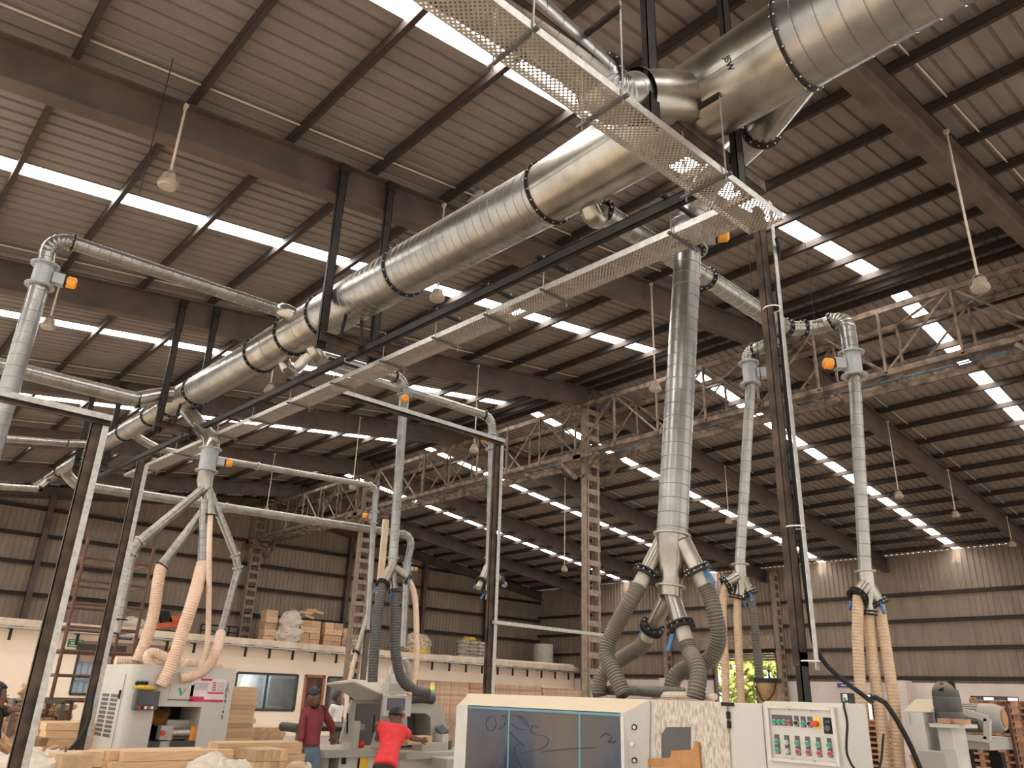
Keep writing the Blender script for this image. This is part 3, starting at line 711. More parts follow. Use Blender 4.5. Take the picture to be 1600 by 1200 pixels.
# pipes eight and nine
def drop_branch(label, Yp, y0, p_off, p_el, p_dm, p_bt, r, act):
    t = thing('branch_pipe', label, 'pipe', P(*p_el, Y=Yp)); b0 = P(*p_off, Y=Yp)
    MB().sweep(cr([D(y0) + V((.1, 0, -.1)), D(y0) + V((.3, .05, -.28)), b0], .05), r * 1.08, 22, caps=False).build('takeoff', GALVS, t); flange(t, b0, (1, 0, 0), r, .022, 8)
    e = run(t, [b0, P(*p_el, Y=Yp), P(*p_dm, Y=Yp)], r, .1); e = damper(t, e, (0, 0, -1), r * .88, .28, act); L = P(*p_bt, Y=Yp); rd_ = r * .8; e2 = run(t, [e, L], rd_, .11); flange(t, e2, (0, 0, 1), rd_, .02, 0, GALVD); return t, e2
t8, e8 = drop_branch('galvanised pipe dropping to the grey machine where the man in red leans', 9.4, 8.45, (500, 556), (630, 592), (632, 618), (614, 872), .082, (-.6, -1, 0))
t9, e9 = drop_branch('galvanised pipe dropping behind the tall middle gantry post', 10.4, 9.2, (478, 560), (768, 652), (769, 680), (764, 872), .078, (-1, -.3, 0))
def manifold(t, e, legs, r0, drop=.5):
    "splitter cone under a drop pipe; legs = (mouth point, radius)"
    MB().sweep([e, e + V((0, 0, -.12)), e + V((0, 0, -drop))], [r0, r0 * .96, r0 * .62], 24).build('splitter_body', GALVS, t); out = []
    for q, r in legs:
        q = V(q); a = e + V((0, 0, -.1)) + (q - e) * .15; MB().sweep([a, q], [r * 1.15, r], 20).build('splitter_leg', GALVS, t); gate(t, q, q - a, r, (q - e).cross(V((0, 0, 1)))); out.append((q, (q - a).normalized()))
    return out
o8 = manifold(t8, e8, [(P(599, 912, Y=9.3), .06), (P(616, 922, Y=9.35), .055), (P(637, 903, Y=9.3), .055)], .07, .45)
def hose(path, r, m, label, rib=.03, amp=.09, n=16, group=None):
    return tag(hose_mb(path, r, rib, n, amp).build('flexible_hose', m), label, 'hose', group)
Y8 = 9.3
hose([o8[0][0], P(593, 940, Y=Y8), P(586, 1000, Y=Y8), P(582, 1066, Y=Y8)], .066, HOSEB, 'dark hose running straight down to the left of the grey machine', .035)
hose([o8[1][0], P(617, 960, Y=Y8), P(617, 1010, Y=Y8), P(627, 1060, Y=Y8), P(648, 1078, Y=Y8), P(668, 1083, Y=Y8)], .07, HOSEB, 'dark hose curving from the splitter to the top of the grey machine', .035)
hose([o8[2][0], P(648, 930, Y=Y8), P(651, 990, Y=Y8), P(650, 1050, Y=Y8), P(644, 1075, Y=Y8), P(638, 1086, Y=Y8)], .04, HOSEC, 'pinkish thin hose arching right of the dark hoses above the grey machine', .03)
o9 = manifold(t9, e9, [(P(752, 908, Y=10.3), .06), (P(763, 925, Y=10.35), .05), (P(782, 906, Y=10.6), .045)], .066, .4)
for (q, d), L in zip(o9, (.16, .12, .2)): MB().cyl(q, q + d * L, .05, 14).build('open_spigot', GALVD, t9)
# pipe ten with the double drop
t = thing('branch_pipe', 'galvanised branch pipe with two drops right of the big pipe', 'pipe', (7, 3.7, 5.6))
YT = 3.72; a = D(YT) + V((.16, 0, -.16)); b0 = P(942, 333, Y=YT); MB().sweep(cr([a, a + V((.1, .0, -.12)), b0], .03), .088, 24, caps=False).build('takeoff', GALVS, t); flange(t, b0, (1, 0, -.05), .098, .024, 12)
wy = P(1226, 513, Y=YT); run(t, [b0, P(1105, 435, Y=YT)], .095, .12); flange(t, P(1105, 435, Y=YT), (1, 0, 0), .095, .024, 12); run(t, [P(1105, 435, Y=YT), wy], .095, .12); flange(t, wy, (1, 0, 0), .095, .026, 12)
XL, XRR = wy.x + .25, wy.x + .35
dl, dr_ = P(1170, 568, X=XL), P(1330, 552, X=XRR)
top = wy + V((.3, 0, .0))
e = run(t, [wy, V((XL + .02, dl.y - .25, wy.z)) , V((XL, dl.y, wy.z - .02)), dl], .075, .09, R=.3); e = damper(t, dl, (0, 0, -1), .075, .26, (.7, -1, 0)); bl = run(t, [e, P(1156, 882, X=XL)], .057, .12)
e = run(t, [wy, V((XRR, wy.y - .2, wy.z + .05)), V((XRR, dr_.y, wy.z + .1)), dr_], .082, .09, R=.3); e = damper(t, dr_, (0, 0, -1), .085, .26, (-.8, .7, 0)); br = run(t, [e, P(1352, 893, X=XRR)], .061, .12)
for q in (bl, br): flange(t, q, (0, 0, 1), .07, .025, 0, GALVD, .006)
ol = manifold(t, bl, [(P(1136, 912, X=XL - .1), .055), (P(1153, 930, X=XL), .05), (P(1171, 925, X=XL + .05), .05)], .066, .35)
orr = manifold(t, br, [(P(1341, 930, X=XRR - .12), .06), (P(1357, 955, X=XRR), .048), (P(1372, 940, X=XRR + .05), .055)], .074, .4)
def down(q, pts, X): return [q] + [P(x, y, X=X) for x, y in pts]
hose(down(ol[0][0], [(1130, 935), (1130, 985), (1133, 1040), (1135, 1125)], XL - .1), .041, HOSET, 'left tan hose of the three hanging in front of the open shutter door', .03)
hose(down(ol[1][0], [(1152, 955), (1154, 1010), (1159, 1125)], XL), .041, HOSET, 'middle tan hose of the three hanging in front of the open shutter door')
hose(down(ol[2][0], [(1177, 960), (1184, 1030), (1192, 1130)], XL + .05), .042, HOSEG, 'dark grey hose of the three hanging in front of the open shutter door')
hose(down(orr[0][0], [(1340, 965), (1341, 1020), (1346, 1100), (1354, 1240)], XRR - .12), .05, HOSET, 'leftmost of three tan hoses reaching down beside the control cabinet')
hose(down(orr[1][0], [(1359, 985), (1366, 1050), (1376, 1120), (1388, 1245)], XRR), .05, HOSET, 'middle of three tan hoses reaching down beside the control cabinet')
hose(down(orr[2][0], [(1377, 965), (1387, 1030), (1398, 1110), (1410, 1245)], XRR + .05), .05, HOSET, 'rightmost of three tan hoses reaching down beside the control cabinet')
# branch eleven, rising left behind the cross tray
t = thing('branch_pipe', 'spiral pipe following the cross tray to the top of the picture', 'pipe', (2.9, 2.6, 5.1))
Y11 = 2.62; a = D(2.45); b = P(1040, 132, Y=Y11); c = P(937, 128, Y=Y11)
MB().sweep([a, V((3.3, 2.55, 5.42))], [.2, .19], 28, caps=False).build('takeoff', GALVS, t)
e = run(t, [V((3.3, 2.55, 5.42)), V((3.1, 2.6, 5.3)), c], .165, .09, R=.3, fl=False); flange(t, c, (1, 0, .1), .165, .03, 14); run(t, [c, P(700, -80, Y=Y11)], .16, .14)
# big drop pipe on the moulder
t1 = thing('drop_pipe', 'big galvanised pipe dropping from the main duct to four hoses', 'pipe', P(1075, 395, X=5.1))
a = D(1.75) + V((.1, 0, -.1)); b = P(1190, 203, X=4.55); c = P(1098, 292, X=5.1); d_ = P(1077, 352, X=5.12)
MB().sweep([a, b], [.19, .13], 30, caps=False).build('takeoff', GALVS, t1); flange(t1, b, b - a, .13, .03, 14)
MB().spiral(P(1222, 150, X=4.4) - V((0, .05, 0)), P(1222, 150, X=4.4) + V((.12, -.05, -.05)), .055, .04, 20).build('side_spigot', GALVD, t1)
run(t1, [b, c, d_], .125, .09, R=.3, fl=False); q2 = P(1050, 836, X=4.86); dd = (q2 - d_).normalized()
e = damper(t1, d_, dd, .125, .26, (.6, -1, 0)); flange(t1, e, dd, .122, .035, 14)
run(t1, [e, q2], .118, .112); flange(t1, q2, dd, .118, .02, 0, GALVD, .006)
q3 = P(1047, 932, X=4.84); MB().sweep([q2, q2 + dd * .12, q3 - dd * .1, q3], [.118, .108, .092, .09], 30).build('splitter_body', GALVS, t1); flange(t1, q2 + (q3 - q2) * .84, dd, .093, .016, 0, GALVD, .006)
legs = [(P(1010, 893, X=4.72), .058, P(1035, 845, X=4.84)), (P(1088, 888, X=4.92), .064, P(1066, 845, X=4.86)), (P(1020, 978, X=4.92), .055, P(1042, 935, X=4.84)), (P(1064, 975, X=4.82), .058, P(1050, 930, X=4.84))]
og = []
for (q, r, s0), hn in zip(legs, ((0, 0, 1), (0, -1, 0), (0, 1, .3), (0, 1, -.5))):
    d0 = (q - s0).normalized(); MB().sweep([s0, q], [r * 1.02, r], 24).build('splitter_leg', GALVS, t1); gate(t1, q, d0, r, hn)
    e2 = q + d0 * .13; MB().cyl(q, e2, r * .93, 24).build('spigot', GALVD, t1); og.append((e2, d0))
TOPZ = 1.675
hz = [P(976, 1080, X=4.62), P(1094, 1060, X=5.0), P(935, 1075, X=4.78), P(1080, 1085, X=4.62)]
hose([og[0][0], og[0][0] + og[0][1] * .12, P(964, 975, X=4.66), P(946, 1020, X=4.62), P(958, 1048, X=4.60), V((P(975, 1075, X=4.6).x, P(975, 1075, X=4.6).y, TOPZ + .02))], 0.057, HOSEG, 'thick ribbed hose sweeping down the left side of the big splitter', .022)
hose([og[2][0], og[2][0] + og[2][1] * .1, P(988, 1018, X=5.0), P(958, 1038, X=5.02), P(938, 1056, X=4.98), V((P(936, 1078, X=4.96).x, P(936, 1078, X=4.96).y, TOPZ + .02))], 0.057, HOSEG, 'thick ribbed hose from the lower left gate crossing behind its neighbour', .022)
hose([og[1][0], og[1][0] + og[1][1] * .12, P(1114, 950, X=4.96), P(1124, 995, X=5.0), P(1108, 1033, X=5.02), P(1076, 1042, X=5.0), P(1052, 1056, X=4.96), V((P(1048, 1078, X=4.94).x, P(1048, 1078, X=4.94).y, TOPZ + .02))], 0.057, HOSEG, 'thick ribbed hose looping right of the big splitter and back left', .022)
hose([og[3][0], og[3][0] + og[3][1] * .1, P(1082, 1025, X=4.70), P(1092, 1050, X=4.66), P(1090, 1068, X=4.62), V((P(1086, 1084, X=4.6).x, P(1086, 1084, X=4.6).y, TOPZ + .02))], 0.057, HOSEG, 'thick ribbed hose from the lower right gate with the blue handle', .022)
hose([V((4.74, 3.42, TOPZ + .05)), V((4.66, 3.62, TOPZ + .055)), V((4.72, 3.80, TOPZ + .055)), V((4.92, 3.84, TOPZ + .055)), V((5.02, 4.1, TOPZ + .06)), V((5.06, 4.45, TOPZ + .06))], .035, HOSEB, 'thin grey hose lying in a loop on top of the glazed machine', .02)
# trunk with four legs over the vented machine
YG = 11.4
t12 = thing('drop_pipe', 'galvanised trunk pipe splitting into four legs above the vented machine', 'pipe', P(325, 760, Y=YG))
a = D(12.55) + V((.05, 0, -.1)); e0 = P(329, 702, Y=YG); MB().sweep(smooth_path([a, P(312, 666, Y=12.05), e0 + V((0, .05, .16)), e0], .05), .122, 26, caps=False).build('takeoff', GALVS, t12)
e = damper(t12, e0, (0, 0, -1), .118, .34, (1, -.3, 0)); q = P(321, 782, Y=YG); MB().sweep([e, e + V((0, 0, -.15)), q], [.118, .115, .075], 26).build('splitter_body', GALVS, t12)
YM = 11.0
lg = [[(318, 764), (216, 848), (205, 868), (186, 968)], [(317, 800), (252, 884)], [(320, 780), (316, 882)], [(326, 764), (368, 868), (372, 890), (345, 990)]]
for k, (pts, r) in enumerate(zip(lg, (.066, .062, .066, .054))):
    pp = [P(*p, Y=YG - .1 - (k == 2) * .15) for p in pts]; e = run(t12, pp, r, .1, R=.12, fm=GALVD); flange(t12, e, pp[-1] - pp[-2], r, .03, 8); lg[k] = e
MB().cyl(P(327, 770, Y=YG - .25), P(329, 805, Y=YG - .3), .055, 16).build('splitter_leg', GALVS, t12); ft = P(329, 805, Y=YG - .3); flange(t12, ft, (0, 0, 1), .055, .03, 8)
MB().cyl(lg[0], lg[0] + V((0, 0, -.16)), .05, 14).build('open_spigot', GALVD, t12)
def PY(pts, y): return [P(px, py, Y=y) for px, py in pts]
hose([lg[1]] + PY([(246, 915), (240, 960), (226, 1005), (215, 1033)], 11.2), .075, HOSEC, 'cream hose from the second leg down to the left end of the vented machine', .03)
hose([lg[2]] + PY([(304, 930), (286, 985), (268, 1040), (252, 1072)], 10.42), .08, HOSEC, 'cream hose slanting across the front of the vented machine', .03)
hose([lg[3]] + PY([(340, 1010), (332, 1032), (312, 1052), (280, 1060)], 10.5), .066, HOSEC, 'cream hose curling onto the vented machine from its rightmost leg', .03)
hose([ft] + PY([(327, 850), (326, 960), (322, 1020), (306, 1052), (286, 1056), (281, 1044), (292, 1037)], 10.55)[0:], .035, HOSEC, 'thin cream hose hanging in front of the right leg and ending in a hook', .03)
hose(PY([(250, 1066), (236, 1042), (229, 1024), (238, 1018), (262, 1030), (282, 1034)], 10.8), .06, HOSEC, 'cream hose bent into a tight loop on top of the vented machine', .03)
hose(PY([(180, 1033), (215, 1034), (262, 1036), (315, 1038), (346, 1043)], 11.3), .062, HOSEC, 'cream hose lying lengthwise along the top of the vented machine', .03)

# ------------------------------------------------------------------ hangers, channels, trays
def hanger(label, y, x0, x1, zb, over=.25):
    t = thing('duct_hanger', label, 'hanger', ((x0 + x1) / 2, y, zb))
    for x in (x0, x1):
        zt = zr(x) - .2; MB().channel((x, y + .005, zb - .12), (x, y + .005, zt), .05, .1, .007, (1, 0, 0), 1).build('hanger_post', CHAN, t, smooth=False)
        MB().box((x - .06, y - .03, zt - .12), (x + .06, y + .06, zt)).build('hanger_plate', CHAN, t, smooth=False)
    MB().channel((x0 - .06, y - .05, zb), (x1 + over, y - .05, zb), .05, .1, .007, (0, 0, 1), 1).build('cross_bar', RUSTCH, t, smooth=False)
    zt2 = dz(y) - dr(y); c0 = zb + .05
    for k in (-1, 1): MB().bar((DX + k * .14, y - .065, c0), (DX + k * .1, y - .065, zt2 + .05), .04, .012, (0, 1, 0)).build('saddle_strap', CHAN, t, smooth=False)
    return t
def dr(y):
    for a, b, r, r2, *_ in SEC:
        if y <= b: return r + (r2 - r) * (y - a) / (b - a)
    return .1
hanger('black channel hanger holding the duct at the second roof beam', 7.24, 3.63, 4.30, 5.27, .28)
hanger('black channel hanger holding the duct at the third roof beam', 12.29, 3.6, 4.16, 5.42, .5)
hanger('faint black channel hanger holding the duct at the fourth roof beam', 17.34, 3.68, 4.2, 5.75, .4)
YC = 2.47
t = thing('duct_hanger', 'black channel hanger posts either side of the nearest duct length', 'hanger', (3.8, 2.35, 5.3))
for x in (3.31, 4.33): MB().channel((x, 2.40, 5.1), (x, 2.40, zr(x) - .62), .05, .1, .007, (1, 0, 0), 1).build('hanger_post', CHAN, t, smooth=False)
za = P(1000, 135, Y=YC).z
cb = tag(MB().channel((1.0, YC, za), (4.8, YC, za), .06, .11, .008, (0, 0, 1), -1).build('cross_channel', RUSTCH, smooth=False), 'rusty steel channel crossing under the duct above the near tray', 'channel')
MB().box((DX - .14, YC - .08, za + .05), (DX + .14, YC + .02, dz(2.4) - dr(2.4) + .03)).build('saddle_packer', RUSTCH, cb, smooth=False)
# lengthwise channel carrying the long tray
XC = 4.06
zc0, zc1 = P(1140, 290, X=XC).z, P(600, 545, X=XC).z
def zch(y): return 5.13 + (y - 3.5) * .03
for a, b, lb in ((2.5, 7.45, 'black channel running lengthwise from the near post to the second hanger'), (7.5, 12.5, 'black channel running lengthwise between the second and third hangers'), (12.55, 17.6, 'black channel running lengthwise between the third and fourth hangers')):
    o = tag(MB().channel((XC, a, zch(a)), (XC, b, zch(b)), .05, .095, .008, (0, 0, 1), 1).build('tray_channel', CHAN, smooth=False), lb, 'channel')
def tray(name, label, a, b, wd, up_h=.055):
    "perforated tray from a to b with upstanding edges"
    a, b = V(a), V(b); d = (b - a); L = d.length; d.normalize(); s = d.cross(V((0, 0, 1))).normalized(); t = thing(name, label, 'cable tray', a)
    def loc(p): return p
    mb = MB(); mb.bar((0, 0, 0), (0, L, 0), wd, .003); o = mb.build('tray_floor', PERF, None, smooth=False, loc=(0, 0, 0)); o.parent = t
    rot = Matrix((s, d, s.cross(d))).transposed(); o.rotation_euler = rot.to_euler()
    for k in (-1, 1):
        MB().bar(a + s * k * wd / 2 + V((0, 0, up_h / 2)), b + s * k * wd / 2 + V((0, 0, up_h / 2)), .004, up_h).build('tray_edge', ZINC, t, smooth=False)
    return t
ZT1 = 4.86; T1Y = 2.345; TW = .27
def zt1(x): return ZT1 - .02 * (4.5 - x)
tray('cable_tray', 'wide perforated tray crossing the top of the picture below the near channel', (.2, T1Y - .02, zt1(.2)), (4.5, T1Y, ZT1), TW)
T2X = 4.27
def zt2(y): return 4.88 + (y - 2.45) * .031
tray('cable_tray', 'long perforated tray running lengthwise beside the main duct', (T2X, T1Y + TW / 2 + .01, zt2(2.47)), (T2X, 15.6, zt2(15.6)), .25)
def support(name, label, c, ax, wd, zb, zt, group):
    "two threaded rods with a top bar and a bottom bar"
    c = V(c); ax = V(ax); t = thing(name, label, 'tray hanger', (c.x, c.y, zb), group)
    for k in (-1, 1):
        q = c + ax * k * (wd / 2 + .02); MB().cyl((q.x, q.y, zb - .06), (q.x, q.y, zt + .06), .0055, 8).build('threaded_rod', mat('threaded rod', (.34, .32, .30), .4, .6), t)
    p, q = c - ax * (wd / 2 + .06), c + ax * (wd / 2 + .06)
    MB().bar((p.x, p.y, zb - .012), (q.x, q.y, zb - .012), .024, .016).build('bottom_bar', BARG, t, smooth=False)
    return t, p, q
for i, (x, lb) in enumerate(((1.2, 'beyond the frame top'), (2.02, 'topmost in the picture'), (2.72, 'left of the duct'), (3.75, 'under the duct near the corner'))):
    t, p, q = support('tray_support', 'threaded rod hanger of the wide near tray, ' + lb, (x, T1Y, 0), V((0, 1, 0)), TW, zt1(x), za + .06, 'rod hangers of the near tray')
    MB().bar((x, T1Y - .16, za + .065), (x, YC + .12, za + .065), .03, .03).build('top_bar', CHAN, t, smooth=False)
ty = [2.9, 4.25, 5.0, 5.8, 6.75, 7.8, 8.9, 10.0, 11.2, 12.9, 14.6]
nm = ['first', 'second', 'third', 'fourth', 'fifth', 'sixth', 'seventh', 'eighth', 'ninth', 'tenth', 'eleventh']
for y, k in zip(ty, nm):
    t, p, q = support('tray_support', 'threaded rod hanger of the long tray, %s from the near corner' % k, (T2X, y, 0), V((1, 0, 0)), .25, zt2(y), zch(y) + .06, 'rod hangers of the long tray')
    MB().bar((XC - .03, y, zch(y) + .072), (T2X + .2, y, zch(y) + .072), .03, .025).build('top_bar', CHAN, t, smooth=False)
# post standing on the moulder
pb = P(1262, 1088, Y=2.52); xt = pb.x + .05
t = thing('tray_post', 'tall steel post standing on the machine top beside the control cabinet', 'post', (pb.x, 2.52, TOPZ))
MB().box((pb.x - .1, 2.44, TOPZ), (pb.x + .1, 2.6, TOPZ + .012)).build('base_plate', CHAN, t, smooth=False)
MB().channel((pb.x, 2.52, TOPZ + .012), (pb.x, 2.52, TOPZ + .3), .04, .09, .007, (1, 0, 0), 1).build('post_foot', CHAN, t, smooth=False)
MB().channel((pb.x, 2.52, TOPZ + .22), (xt, 2.52, 5.25), .05, .1, .007, (1, 0, 0), 1).build('post_channel', RUSTCH, t, smooth=False)
MB().bar((pb.x + .045, 2.462, TOPZ + .2), (xt + .045, 2.462, 5.3), .045, .006, (0, 1, 0)).build('zinc_angle', ZINC, t, smooth=False)
for z in (TOPZ + .25, 2.75, 4.35): MB().ring((pb.x + .02, 2.5, z), (0, 0, 1), .062, .004, .003).build('cable_tie', WHITE, t)
c_ = [V((xt + .0, 2.42, 4.93)), V((xt + .09, 2.46, 4.85)), V((xt + .085, 2.50, 4.6)), V((xt + .07, 2.52, 3.4)), V((pb.x + .085, 2.50, 2.3)), V((pb.x + .1, 2.46, 1.95)), V((pb.x + .1, 2.2, 1.72)), V((pb.x - .05, 2.12, 1.715)), V((4.6, 2.0, 1.70)), V((4.72, 1.92, 1.4)), V((4.8, 1.88, .9)), V((4.82, 1.86, .02))]
tag(MB().sweep(cr(c_, .06), .014, 10).build('power_cable', BLACKP), 'thick black cable hanging down the near post and over the cabinet', 'cable')
c_ = [V((4.42, 2.1, 1.70)), V((4.2, 2.04, 1.69)), V((4.13, 2.0, 1.6)), V((4.13, 2.02, 1.45)), V((4.14, 1.96, 1.36)), V((4.2, 1.9, 1.4)), V((4.3, 1.9, 1.55))]
tag(MB().sweep(cr(c_, .03), .006, 8).build('thin_cable', BLACKP), 'thin black wire drooping in a loop over the cabinet corner', 'cable')
# gantry frames
def gantry(label, x, y, zt, bx0, wd=.09, rail=None):
    t = thing('gantry_frame', label, 'gantry', (x, y, 0))
    MB().channel((x, y, .012), (x, y, zt), wd * .5, wd, .007, (1, 0, 0), 1).build('gantry_post', RUSTCH, t, smooth=False)
    MB().bar((x + wd * .62, y - .03, .1), (x + wd * .62, y - .03, zt - .05), wd * .55, .006, (0, 1, 0)).build('zinc_angle', ZINC, t, smooth=False)
    MB().box((x - .1, y - .1, 0), (x + .1, y + .1, .012)).build('base_plate', CHAN, t, smooth=False)
    if bx0 is not None:
        MB().channel((bx0, y, zt), (x + wd, y, zt), wd * .5, wd, .007, (0, 0, 1), 1).build('gantry_beam', RUSTCH, t, smooth=False)
        MB().bar((bx0, y - wd * .5 - .006, zt + wd * .2), (x + wd, y - wd * .5 - .006, zt + wd * .2), .006, wd * .55, (0, 0, 1)).build('zinc_angle', ZINC, t, smooth=False)
    return t
q = P(155, 655, Y=6.2); gantry('steel gantry post and beam at the left edge in front of the scaffold', q.x, 6.2, q.z, q.x - 1.9, .08)
q = P(778, 690, Y=8.3); g2 = gantry('steel gantry post and beam in the middle reaching to the long tray', q.x, 8.3, q.z, 4.35, .1)
z = P(860, 982, Y=8.28).z; MB().bar((q.x, 8.25, z), (9.75, 8.25, z - .02), .05, .045).build('side_rail', ZINC, g2, smooth=False)
q = P(222, 720, Y=10.); gantry('thin dark gantry post between the left gantry and the vented machine', q.x, 10., q.z, None, .09)
c_ = [P(146, 1080, Y=9.8), P(137, 1130, Y=9.7), P(120, 1160, Y=9.6), P(100, 1180, Y=9.5)]
tag(MB().sweep(cr(c_, .05), .022, 8).build('power_cable', BLACKP), 'black cable drooping from the thin left post to the timber', 'cable')

# ------------------------------------------------------------------ high bay lamps on rods
LAMPS = [((262, 288), (293, 158), 7.4, 'nearest high bay lamp, upper left below the first beam'), ((683, 466), (691, 305), 7.4, 'high bay lamp just below the middle of the main duct'), ((75, 510), (98, 440), 12.45, 'high bay lamp beside the left drop pipe'),
         ((1024, 608), (1022, 440), 7.4, 'high bay lamp left of the big drop pipe near the ridge'), ((741, 704), (746, 562), 12.45, 'high bay lamp beside the top of the middle gantry post'), ((551, 762), (563, 632), 17.5, 'high bay lamp above the low crossing pipe near its bend'),
         ((421, 612), (430, 560), 12.45, 'high bay lamp just right of the duct beyond the second hanger'), ((1532, 450), (1492, 230), 2.35, 'high bay lamp at the upper right edge'), ((416, 800), (429, 700), 22.55, 'faint high bay lamp resting just above the low crossing pipe')]
FL = [((1139, 816), (1131, 704), 12.45, 'far slope lamp right of the big drop pipe'), ((1405, 776), (1388, 645), 7.4, 'far slope lamp just right of the right drop pipe'), ((1494, 806), (1480, 720), 7.4, 'far slope lamp second from the right edge'), ((1582, 852), (1574, 798), 7.4, 'far slope lamp nearest the right edge'), ((882, 891), (882, 823), 17.5, 'far slope lamp left of the ridge column')]
for (lp, tp, y, lb) in LAMPS + FL:
    p = P(*lp, Y=y - .135); t = thing('bay_lamp', lb, 'lamp', p, 'high bay lamps on rods'); zt = zr(p.x) - .68 if abs(p.x - XR) > .1 else p.z + 1.5
    zt = zr(p.x) - .22; R_ = .1
    MB().cyl((p.x, p.y, p.z + .17), (p.x, p.y, zt), .014, 8).build('lamp_rod', CONDUIT, t)
    MB().sweep([p + V((0, 0, -.02)), p + V((0, 0, .0)), p + V((0, 0, .035)), p + V((0, 0, .05)), p + V((0, 0, .11)), p + V((0, 0, .13))], [R_ * .98, R_, R_ * .92, .075, .065, .03], 24).build('lamp_shade', LAMPB, t)
    MB().sweep([p + V((0, 0, -.035)), p + V((0, 0, -.02))], [R_ * .8, R_ * .93], 24).build('lamp_lens', LENS, t)
    mb = MB()
    for k in range(3):
        a = k * 2 * PI / 3; c, s = math.cos(a), math.sin(a); mb.sweep([p + V((c * R_, s * R_, .01)), p + V((c * R_ * 1.05, s * R_ * 1.05, .07)), p + V((c * .02, s * .02, .18))], .005, 6)
    mb.build('lamp_cage', LAMPB, t)
    MB().bar((p.x, y - .105, zt), (p.x, y - .16, zt), .04, .05).build('lamp_bracket', CONDUIT, t, smooth=False)
# loose hanging wires
for i, (px, py, y, zb) in enumerate(((247, 185, 6.9, 5.9), (1250, 320, 4.4, 5.2), (1152, 205, 4.0, 4.6))):
    p = P(px, py, Y=y); tag(MB().cyl((p.x, p.y, zb), (p.x, p.y, zr(p.x) + .01), .005, 6).build('hanging_wire', BLACKP), ['thin wire hanging from a purlin to the left branch pipe', 'thin wire hanging right of the near post', 'thin wire hanging just left of the near post'][i], 'wire')
# a pigeon on the second beam conduit
pg = P(746, 303, Y=7.05); b = tag(MB().ball(pg, .06, .12, .055, 14, 10).ball(pg + V((0, -.1, .06)), .03, .035, .03, 10, 8).sweep([pg + V((0, .08, .0)), pg + V((0, .2, -.02))], [.035, .02], 8).build('pigeon', mat('pigeon grey', (.42, .40, .39), .7)), 'small grey pigeon perched above the main duct', 'bird')
MB().cyl(pg + V((0, -.13, .06)), pg + V((0, -.155, .055)), .008, 6, .002).build('beak', DARK, b)

# ------------------------------------------------------------------ the glazed moulding machine, front towards -X
XF = 4.3
def Y4(px, py, X=XF): return P(px, py, X=X).y
mo = thing('moulding_machine', 'huge off white glazed machine in the foreground under the big hoses', 'machine', (4.8, 4, 0))
MB().box((XF, 2.56, 0), (5.35, 5.25, TOPZ)).build('body', OFFW, mo, smooth=False, bevel=.012)
ya, yb = 3.34, 2.80
MB().box((XF - .012, yb, .3), (XF, ya, TOPZ - .004)).build('stained_panel', STAIN, mo, smooth=False)
MB().box((XF - .012, 2.57, .3), (XF, yb - .02, TOPZ - .004)).build('side_door', LTGREY, mo, smooth=False)
for z in (TOPZ - .07, TOPZ - .12): MB().cyl((XF - .02, yb - .012, z - .02), (XF - .02, yb - .012, z + .02), .012, 8).build('hinge', BLACKP, mo)
MB().box((XF - .04, yb - .05, TOPZ - .02), (XF - .01, yb + .02, TOPZ - .0)).build('latch', BLACKP, mo, smooth=False)
# hood
gx = XF - .17; g0, g1, gz0, gz1 = 3.455, 5.03, .72, 1.592
hx = XF - .01; h0, h1, hz0, hz1 = 3.33, 5.24, .6, TOPZ
mb = MB(); A = [(gx, g0, gz0), (gx, g1, gz0), (gx, g1, gz1), (gx, g0, gz1)]; yl, yk = Y4(711, 1150, gx + .03), Y4(733, 1086, hx); h0, h0t = Y4(1004, 1150, hx), Y4(1016, 1090, hx); B = [(hx, h0, hz0), (gx + .03, yl, hz0), (gx + .03, yl, gz1 - .012), (hx, h0t, hz1), (hx, yk, hz1)]
mb.add(A + B, [(0, 1, 5, 4), (1, 2, 6, 5), (2, 3, 7, 8), (2, 8, 6), (3, 0, 4, 7)]); mb.add([B[1], B[2], (hx, yl, hz0), B[4]], [(0, 1, 3, 2)])
hd = mb.build('hood_frame', OFFW, mo, smooth=False)
m_ = MB()
for a, b in ((g0, g0 + .025), (g1 - .025, g1)): m_.box((gx - .004, a, gz0), (gx + .01, b, gz1))
m_.box((gx - .004, g0, gz0), (gx + .01, g1, gz0 + .02)); m_.build('hood_rim', OFFW, mo, smooth=False)
wp = MB().box((gx, g0 + .02, gz0 + .02), (gx + .008, g1 - .02, gz1 - .004)).build('window_pane', ACRYL, mo, smooth=False)
CYAN = mat('cyan pane edge', (.09, .25, .31), .3)
m_ = MB(); m_.box((gx - .006, g0 + .02, gz1 - .022), (gx + .004, g1 - .02, gz1 - .006))
for px in (795, 906): y = Y4(px, 1150, gx); m_.box((gx - .003, y - .008, gz0 + .02), (gx + .002, y + .008, gz1 - .02))
m_.build('pane_edge', CYAN, wp, smooth=False)
def scr(pts): return [P(x, y, X=gx - .002) for x, y in pts]
m_ = MB(); INK = mat('finger lines in dust', (.02, .028, .05), .3)
